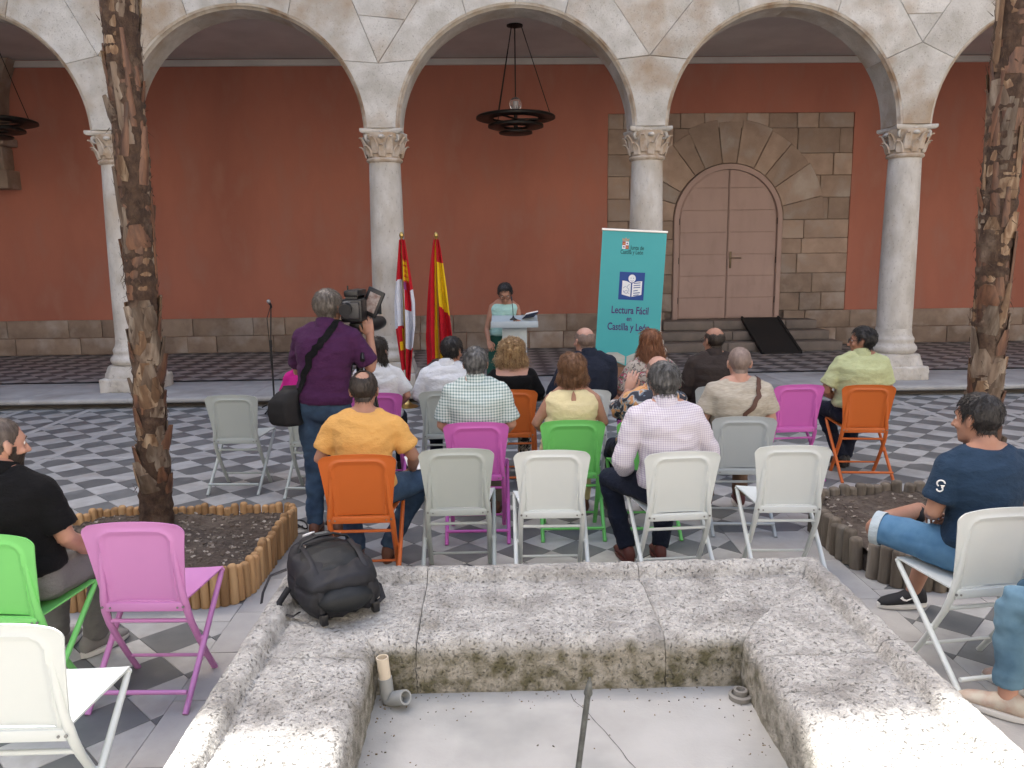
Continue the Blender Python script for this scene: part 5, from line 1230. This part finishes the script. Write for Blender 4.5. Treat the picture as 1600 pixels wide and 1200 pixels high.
for fx, fy in ((.27,-.13), (-.28,.02), (.02,.42)):
    d = Vector((fx, fy, -1.23)); a = Vector((fx*.2, fy*.2, 1.24)); b = MB(); e = Vector((fx, fy, .015)); s_ = Vector((-fy, fx, 0)).normalized()*.018
    for k in (-1, 1): b.tube([a+s_*k, a.lerp(e, .55)+s_*k*.7], .010, 8)
    lg = b.build('leg', bk, tp_, 50); b = MB(); b.tube([a.lerp(e, .5), e], [.010,.009], 8); b.build('lower_tube', silver if fx < 0 else bk, lg, 50); b = MB(); b.lathe([(.028,0.002),(.03,.01),(.022,.03),(.012,.035)], 12, (e.x, e.y, 0)); b.build('rubber_foot', bk, lg, 50)
    MB().tube([a.lerp(e,.55)*.98, Vector((0,0,.62))], .006, 6).build('spreader', bk, tp_)
cw = MB(); cw.tube([(-1.62+.32*math.sin(t*.9)*.5+.05*t, 5.62+.10*math.cos(t*1.7), .012) for t in [i*.25 for i in range(26)]], .006, 6); tag(cw.build('thin_cable', MATS['black_rubber']), 'thin black cable curling on the paving by the cameraman feet', 'cable')

# ---------------------------------------------------------------- speaker, lectern, microphones
person('woman with short black hair and glasses in a mint sleeveless top reading', (.165, 9.98, 0), PI, stand(P=(0,0,.93), N=(.0,.03,1.375), H=(-.01,.105,1.487), eR=(.225,.05,1.04), wR=(.20,.22,.90), eL=(-.215,.10,1.06), wL=(-.20,.33,1.14), hL=(.3,.5,.3), P_=0), skin='olive', fem=True, shirt=cl('mint', (.36,.58,.53), .92), sleeveless=True, collar=False, neckline=.05, skirt=cl('dark_green', (.022,.085,.062)), shoes=leather_k, hair='black', hstyle='crop', pitch=-.55, glasses='clear', seed=77, group='people standing')
lt = thing('lectern', 'frosted glass lectern with a broad reading tray', 'lectern', (.28, 9.55, 0), R(-2))
fg = mat('frosted_glass', (.50,.57,.60), (.46,.53,.56), 3, .35, alpha=.78, spec=.5)
MB().cbox(-.15,.15,-.015,.015,.03,1.14,.004).build('column', fg, lt, 40); MB().cbox(-.24,.24,-.18,.18,.0,.03,.008).build('base', fg, lt, 40)
Mt = Matrix.Translation((0,.04,1.165)) @ Matrix.Rotation(R(18), 4, 'X'); MB().cbox(-.28,.28,-.17,.17,-.008,.008,.003,Mt).build('tray', fg, lt, 40)
MB().cbox(-.283,.283,-.14,-.125,1.10,1.175,.003).build('tray_lip', fg, lt, 40)
gm_ = thing('gooseneck_microphone', 'thin black microphone rising from the lectern tray', 'microphone', (.265, 9.50, 1.185)); 
b = MB(); b.lathe([(.045,.0),(.042,.012),(.016,.03),(.008,.05)], 20); b.build('foot', bk, gm_, 40); b = MB(); b.tube([(0,0,.04),(-.005,.005,.14),(-.015,.03,.24)], .0045, 8); b.build('neck', bk, gm_, 50); b = MB(); b.limb([(-.015,.03,.24),(-.018,.05,.275)], .010, 10); b.build('capsule', bk, gm_, 50)
bk_ = thing('open_book', 'dark blue book held open on the lectern tray', 'book', (.46, 9.62, 1.222), R(20)); Mb = Matrix.Rotation(R(-24), 4, 'X') @ Matrix.Rotation(R(-10), 4, 'Y')
MB().cbox(-.085,.085,-.12,.12,-.012,-.004,.003,Mb).build('cover', plain('blue_cover', (.02,.03,.07), .5), bk_, 40); MB().cbox(-.080,.080,-.115,.115,-.004,.012,.003,Mb).build('pages', plain('paper', (.72,.71,.68), .8), bk_, 40)
ms = thing('microphone_stand', 'slim black microphone stand with a silver-headed microphone at left', 'microphone stand', (-2.83, 10.15, 0))
b = MB(); b.tube([(0,0,.05),(0,0,.85)], .012, 10); b.tube([(0,0,.83),(0,0,.92)], .018, 10); b.tube([(0,0,.9),(.03,0,1.36)], .008, 8); b.build('pole', bk, ms, 50)
for k in range(3): a = R(20+120*k); b = MB(); b.tube([(0,0,.12),(.28*math.cos(a),.28*math.sin(a),.012)], .009, 8); b.build('leg', bk, ms, 50)
b = MB(); b.tube([(.03,0,1.34),(.035,-.03,1.37),(.04,-.12,1.41)], [.016,.013,.018], 12); b.build('microphone_body', bk, ms, 50); b = MB(); b.ell((.042,-.14,1.42), (.026,.026,.026), 14); b.build('grille', mat('mic_grille', (.42,.42,.41), (.2,.2,.2), 300, .4, metal=.6), ms, 80)
b = MB(); b.tube([(.035,-.03,1.36),(-.03,.0,1.2),(-.022,.012,.9),(-.014,.012,.5),(.0,.02,.1)], .005, 6); b.build('cord', bk, ms, 50)

# ---------------------------------------------------------------- flags
brass = plain('brass', (.55,.38,.13), .3, metal=.95)
RED, YEL, WHT, PUR = cl('flag_red', (.50,.012,.022), .9, .6), cl('flag_yellow', (.75,.50,.012), .9, .6), cl('flag_white', (.62,.64,.70), .92, .6), cl('flag_purple', (.22,.05,.18), .9, .6)
def flag(name, label, loc, width, ztop, zbot, skew, colour, seed):
    t = thing(name, label, 'flag', loc, 0, 'flags beside the lectern')
    b = MB(); b.lathe([(.145,.0),(.15,.012),(.13,.022),(.09,.03),(.06,.05),(.035,.075),(.02,.10),(.014,.13),(.0125,.2),(.0125,2.17),(.02,2.18),(.012,2.19)], 28); b.build('pole', brass, t, 40)
    b = MB(); b.lathe([(.01,2.185),(.026,2.20),(.03,2.225),(.022,2.25),(.004,2.268)], 20); b.build('finial', brass, t, 60)
    nu, nv = 72, 90; V = []; F = []; mi = []
    for j in range(nv+1):
        v = j/nv
        for i in range(nu+1):
            u = i/nu; wv = width(v); z = ztop+(zbot(u)-ztop)*v
            am = .018+.045*min(1, v*1.5); ph = u*PI*5.2+.6*math.sin(v*3+seed)+seed
            x = (u-skew(v))*wv + .010*math.cos(ph*2)*min(1, v*2); y = am*math.sin(ph)+.02*noise.noise(Vector((u*4, v*3, seed)))
            V.append((x, y-.015, z))
    o = len(V); V += [(x, y+.0025, z) for x, y, z in V]
    for j in range(nv):
        for i in range(nu):
            a = j*(nu+1)+i; c = colour((i+.5)/nu, (j+.5)/nv)
            F.append((a, a+1, a+nu+2, a+nu+1)); mi.append(c); F.append((o+a, o+a+nu+1, o+a+nu+2, o+a+1)); mi.append(c)
    b = MB(); b.v = V; b.f = F; b.m = mi; me = bpy.data.meshes.new('cloth'); me.from_pydata(V, [], F)
    for m_ in (RED, YEL, WHT, PUR): me.materials.append(m_)
    me.polygons.foreach_set('material_index', mi); me.polygons.foreach_set('use_smooth', [True]*len(F)); me.update(); obj('cloth', me, t); return t
def col_spain(u, v):
    # draped triband: hoist stripes hang almost straight down, folded back on itself at right
    if u < .36+.06*v: return 0 if u < .36-.10*v*0+(-.02) and not (u > .30 and v > .35) else 1
    if u < .46: return 1
    if v < .18: return 0
    if v < .52+.10*(u-.46): return 1
    return 0 if v < .93 else 1
def col_cyl(u, v):
    if v < .30:
        if .50 < u < .86 and .14 < v < .30 and abs(math.sin(v*85))+abs(math.sin(u*26)) > 1.05: return 1
        return 0
    if v < .36 and u > .45: return 0 if u > .62 else 3
    if v < .50 and .55 < u < .80: return 0
    if v < .66: return 2
    if v < .78:
        if u < .5: return 1 if .28 < u < .42 and v > .68 else 0
        return 2
    if .2 < u < .36 and v < .84: return 1
    return 0
flag('spanish_flag', 'red and yellow flag hanging from a brass pole', (-.70, 10.45, 0), lambda v: .07+.30*min(1, v*1.3)**.8, 2.17, lambda u: .50+.10*math.sin(u*5)+.05*u, lambda v: .50-.05*v, col_spain, 1.3)
flag('castilian_flag', 'red and white quartered flag hanging before the column', (-1.125, 10.25, 0), lambda v: (.075+.19*min(1, v*2.2)) * (1 if v < .62 else max(.35, 1-(v-.62)*1.6)), 2.17, lambda u: .42+.08*math.sin(u*6), lambda v: .45, col_cyl, 2.1)

# ---------------------------------------------------------------- roll-up banner
def text_mesh(s, size, m, parent, loc, width=None, bold=.0, name='lettering', spacing=1.0):
    c = bpy.data.curves.new('t', 'FONT'); c.body = s; c.size = size; c.align_x = 'CENTER'; c.align_y = 'BOTTOM_BASELINE'; c.extrude = .0006; c.offset = bold; c.space_character = spacing
    o = bpy.data.objects.new('t', c); COL.objects.link(o); dg = bpy.context.evaluated_depsgraph_get(); me = bpy.data.meshes.new_from_object(o.evaluated_get(dg)); bpy.data.objects.remove(o)
    xs_ = [v.co.x for v in me.vertices]; k = (width/(max(xs_)-min(xs_))) if width else 1
    for v in me.vertices: v.co = Vector((v.co.x*k, -v.co.z, v.co.y))
    me.materials.clear(); me.materials.append(m); q = obj(name, me, parent); q.location = loc; return q
bn = thing('rollup_banner', 'turquoise roll-up banner with a reading logo and purple lettering', 'banner', (1.69, 10.0, 0), R(-2)); bn.rotation_euler = (R(-1.5), R(3.3), R(-2))
teal = mat('turquoise_print', (.055,.36,.37), (.06,.385,.39), 1.2, .5); BW = .405
MB().box(-BW, BW, -.002, .002, .09, 2.235).build('sheet', teal, bn)
MB().cbox(-BW-.01, BW+.01, -.012, .012, 2.232, 2.262, .004).build('top_rail', plain('alu', (.62,.62,.62), .35, metal=.7), bn, 40)
b = MB(); b.cbox(-BW-.02, BW+.02, -.09, .09, .03, .10, .02); b.box(-.35,-.31,-.2,.2,.0,.03); b.box(.31,.35,-.2,.2,.0,.03); b.build('base_cassette', MATS['alu'], bn, 40)
MB().tube([(0,.03,.1),(0,.012,2.24)], .010, 8).build('support_pole', MATS['alu'], bn)
YF = -.0028
purple = plain('print_purple', (.060,.018,.13), .6); dkp = plain('print_dark_green', (.01,.09,.09), .6); blue = plain('print_blue', (.012,.055,.24), .5); whp = plain('print_white', (.78,.79,.78), .6); redp = plain('print_red', (.42,.05,.05), .6)
text_mesh('Junta de', .072, dkp, bn, (.045, YF, 2.012), .175, .0014); text_mesh('Castilla y León', .072, dkp, bn, (-.02, YF, 1.955), .285, .0014)
def plate(name, pts, m, y=YF, par=bn): return MB().prism(pts, y-.0012, y+.002).build(name, m, par)
shl = []
cx, cz = -.105, 2.062
for i, (a, b2, m_) in enumerate((((-.04,.0),(.0,.045), redp), ((.0,.0),(.04,.045), whp), ((-.04,-.045),(.0,.0), whp), ((.0,-.045),(.04,.0), redp))):
    plate('crest_quarter', [(cx+a[0], cz+a[1]), (cx+b2[0], cz+a[1]), (cx+b2[0], cz+b2[1]), (cx+a[0], cz+b2[1])], m_)
plate('crest_crown', [(cx-.04, cz+.05), (cx+.04, cz+.05), (cx+.045, cz+.09), (cx+.02, cz+.075), (cx, cz+.098), (cx-.02, cz+.075), (cx-.045, cz+.09)], mat('print_gold', (.45,.38,.26), (.3,.22,.16), 60, .6))
for q, m_ in (((cx-.02, cz+.022), mat('print_gold2', (.5,.33,.10), None)), ((cx+.02, cz-.022), MATS['print_gold2'])): plate('crest_castle', [(q[0]-.010, q[1]-.012), (q[0]+.010, q[1]-.012), (q[0]+.010, q[1]+.010), (q[0]+.004, q[1]+.004), (q[0], q[1]+.012), (q[0]-.004, q[1]+.004), (q[0]-.010, q[1]+.010)], m_, YF-.0014)
for q in ((cx+.02, cz+.022), (cx-.02, cz-.022)): plate('crest_lion', [(q[0]-.010, q[1]-.012), (q[0]-.004, q[1]-.004), (q[0]+.002, q[1]-.012), (q[0]+.010, q[1]-.010), (q[0]+.008, q[1]+.006), (q[0]-.002, q[1]+.012), (q[0]-.010, q[1]+.004)], MATS['print_purple'], YF-.0014)
LZ = 1.555
plate('logo_square', [(-.155, LZ-.175), (.165, LZ-.175), (.165, LZ+.175), (-.155, LZ+.175)], blue)
plate('logo_head', [(.005+.046*math.cos(2*PI*i/28), LZ+.095+.050*math.sin(2*PI*i/28)) for i in range(28)], whp, YF-.0016)
plate('logo_page', [(-.005, LZ-.135), (-.115, LZ-.110), (-.115, LZ+.065), (-.06, LZ+.060), (-.005, LZ+.035)], whp, YF-.0016); plate('logo_page', [(.012, LZ-.135), (.135, LZ-.105), (.135, LZ+.068), (.07, LZ+.06), (.012, LZ+.035)], whp, YF-.0016)
for i, (w0, w1) in enumerate(((.03,.115),(.03,.115),(.03,.115),(.03,.085),(.03,.115),(.03,.10))): z = LZ+.035-.028*i-(.0 if i < 3 else .012); plate('logo_line', [(w0, z-.005), (w1, z+.006), (w1, z+.016), (w0, z+.005)], blue, YF-.0032)
for dx, dz in ((-.014,.100),(.018,.100)): plate('logo_eye', [(.005+dx+.005*math.cos(2*PI*i/10), LZ+dz+.005*math.sin(2*PI*i/10)) for i in range(10)], blue, YF-.0032)
sm_ = MB()
sm_.tube([(-.015+.0+.040*i/8, YF-.004, LZ+.072-.010*math.sin(PI*i/8)) for i in range(9)], .0022, 6)
for pts in ([(-.10,-.06),(-.085,-.085),(-.06,-.095),(-.035,-.085),(-.02,-.10)], [(-.10,-.03),(-.075,-.005),(-.055,-.02),(-.04,.01),(-.02,.02)], [(-.09,-.075),(-.06,-.055),(-.04,-.065),(-.045,-.085)], [(-.05,-.02),(-.03,-.04),(-.025,-.07)]): sm_.tube([(x, YF-.004, LZ+z) for x, z in pts], .0022, 6)
sm_.build('logo_drawing', blue, bn)
text_mesh('Lectura Fácil', .13, purple, bn, (.005, YF, 1.205), .47, .0022); text_mesh('en', .09, purple, bn, (.0, YF, 1.112), .062, .0016); text_mesh('Castilla y León', .13, purple, bn, (.0, YF, .992), .535, .0022)
# printed open book and wooden table at the foot of the sheet
plate('printed_wood', [(-BW+.01,.10),(BW-.01,.10),(BW-.01,.52),(-BW+.01,.52)], mat('print_wood', (.19,.085,.05), (.27,.14,.085), 5, .6, stretch=(6,1,.4)))
pagep = mat('print_page', (.52,.52,.46), (.40,.40,.35), 4, .7, stretch=(1,1,8))
plate('printed_page', [(-.33,.56),(-.33,.66),(-.24,.70),(-.12,.705),(-.02,.66),(-.02,.55),(-.12,.59),(-.24,.59)], pagep, YF-.0016); plate('printed_page', [(.0,.55),(.0,.66),(.10,.705),(.22,.70),(.33,.65),(.33,.55),(.22,.59),(.10,.59)], pagep, YF-.0016)
plate('printed_cover', [(-.36,.515),(.36,.515),(.35,.545),(.22,.58),(.10,.58),(-.01,.538),(-.12,.58),(-.24,.58),(-.35,.55)], plain('print_brown', (.12,.08,.05), .7), YF-.0010)

# ---------------------------------------------------------------- backpack and paper
bp = thing('backpack', 'black backpack lying on the left corner of the stone rim', 'backpack', (-.77, 3.47, .405), R(27))
nyl = mat('backpack_nylon', (.006,.0065,.009), (.011,.012,.017), 12, .62, .4, 260, spec=.4, bdist=.002); nyl2 = mat('backpack_shiny', (.0045,.006,.0068), (.008,.010,.0115), 8, .6, .3, 120, spec=.4, bdist=.003)
def sq(y, w_, h_, z0, n=28, e=.55, dx=0):
    out = []
    for j in range(n):
        c_, s_ = math.cos(2*PI*j/n), math.sin(2*PI*j/n)
        out.append(Vector((dx+w_*math.copysign(abs(c_)**e, c_), y, z0+h_*(.5+.5*math.copysign(abs(s_)**e, s_)))))
    return out
b = MB(); b.loft([sq(-.275,.09,.10,.05), sq(-.262,.145,.17,.015), sq(-.22,.168,.20,.004), sq(-.10,.178,.225,.002), sq(.02,.175,.235,.004), sq(.12,.158,.225,.008), sq(.19,.125,.19,.02), sq(.235,.08,.12,.05), sq(.25,.04,.06,.08)]); me = remesh(b, 'main_bag', .010, 5)
wrinkle(me, lambda p, n: noise.noise(p*9)*.012+(.3-abs(noise.noise(Vector((p.x*14, p.y*6, p.z*10)))))*.022 - .010*math.exp(-((p.z-.135)/.008)**2)); me.materials.append(nyl); main = obj('main_bag', me, bp)
b = MB(); b.limb([(.0,-.18,.175),(.0,-.06,.205),(.0,.03,.215)], [(.128,.04),(.142,.05),(.125,.035)], 18, xdir=(1,0,0)); me = remesh(b, 'front_pocket', .009, 4); wrinkle(me, lambda p, n: noise.noise(p*14)*.006+(.3-abs(noise.noise(p*10)))*.014); me.materials.append(nyl2); obj('front_pocket', me, bp)
b = MB(); b.limb([(-.005,.09,.225),(-.005,.18,.215)], [(.10,.03),(.085,.03)], 16, xdir=(1,0,0)); me = remesh(b, 'top_pocket', .009, 4); wrinkle(me, lambda p, n: noise.noise(p*12)*.006); me.materials.append(nyl); obj('top_pocket', me, bp)
b = MB(); b.limb([(.0,-.25,.095),(.0,-.28,.09)], [(.13,.06),(.12,.05)], 18, xdir=(1,0,0)); me = remesh(b, 'bottom_panel', .010, 4); wrinkle(me, lambda p, n: noise.noise(p*11)*.008); me.materials.append(nyl2); obj('bottom_panel', me, bp)
b = MB(); b.tube([(-.125,.04,.215),(-.10,.055,.258),(-.03,.065,.275),(.05,.065,.275),(.11,.055,.255),(.135,.04,.215)], [(.017,.006)]*6, 10, xdir=(0,1,0)); b.build('carry_strap', nyl2, bp, 60)
for x in (-.105, .115): b = MB(); b.tube([(x,.12,.21),(x,.03,.245),(x,-.10,.238),(x,-.20,.205),(x,-.27,.13),(x,-.28,.05)], [(.012,.003)]*6, 8, xdir=(1,0,0)); b.build('compression_strap', nyl, bp, 60)
for k, (pts) in enumerate(([(-.19,-.05,.10),(-.24,-.07,.05),(-.245,-.10,.01),(-.20,-.14,.005),(-.18,-.17,.03)], [(-.16,.12,.12),(-.235,.13,.10),(-.275,.11,.035),(-.29,.08,.0)], [(.15,-.12,.10),(.195,-.14,.06),(.20,-.17,.015),(.17,-.19,.01)])): b = MB(); b.tube(pts, [(.014,.004)]*len(pts), 8); b.build('shoulder_strap', nyl, bp, 60)
for x, y in ((-.10,-.275), (.135,-.255)): b = MB(); b.cbox(x-.016, x+.016, y-.022, y+.02, .0, .05, .006); b.build('buckle', bk, bp, 40)
b = MB(); b.cbox(-.03,.055,.105,.155,.253,.262,.004); b.build('logo_patch', nyl2, bp, 40); b = MB(); b.cbox(-.018,.043,.118,.142,.2615,.2635,.001); b.build('patch_print', mat('patch_grey', (.16,.18,.17), (.05,.05,.05), 90, .6), bp)
sw = MB(); sw.prismz([(-.065,.185),(-.045,.20),(-.015,.212),(.0,.212),(-.02,.200),(-.045,.188)], .240, .2475); sw.build('white_mark', wm, bp)
for x, y, z in ((-.09,.055,.236),(.11,.16,.225)): b = MB(); b.cbox(x-.006, x+.006, y-.016, y+.016, z, z+.008, .003); b.build('zip_pull', silver, bp, 40)
pa = thing('paper_sheet', 'small white paper in the hand of the man in yellow orange', 'paper', (-.51, 4.94, .645), R(20)); Mp = Matrix.Rotation(R(25), 4, 'X')
MB().box(-.05,.05,-.07,.07,-.001,.001,Mp).build('sheet', plain('paper_white', (.75,.75,.73), .8), pa)
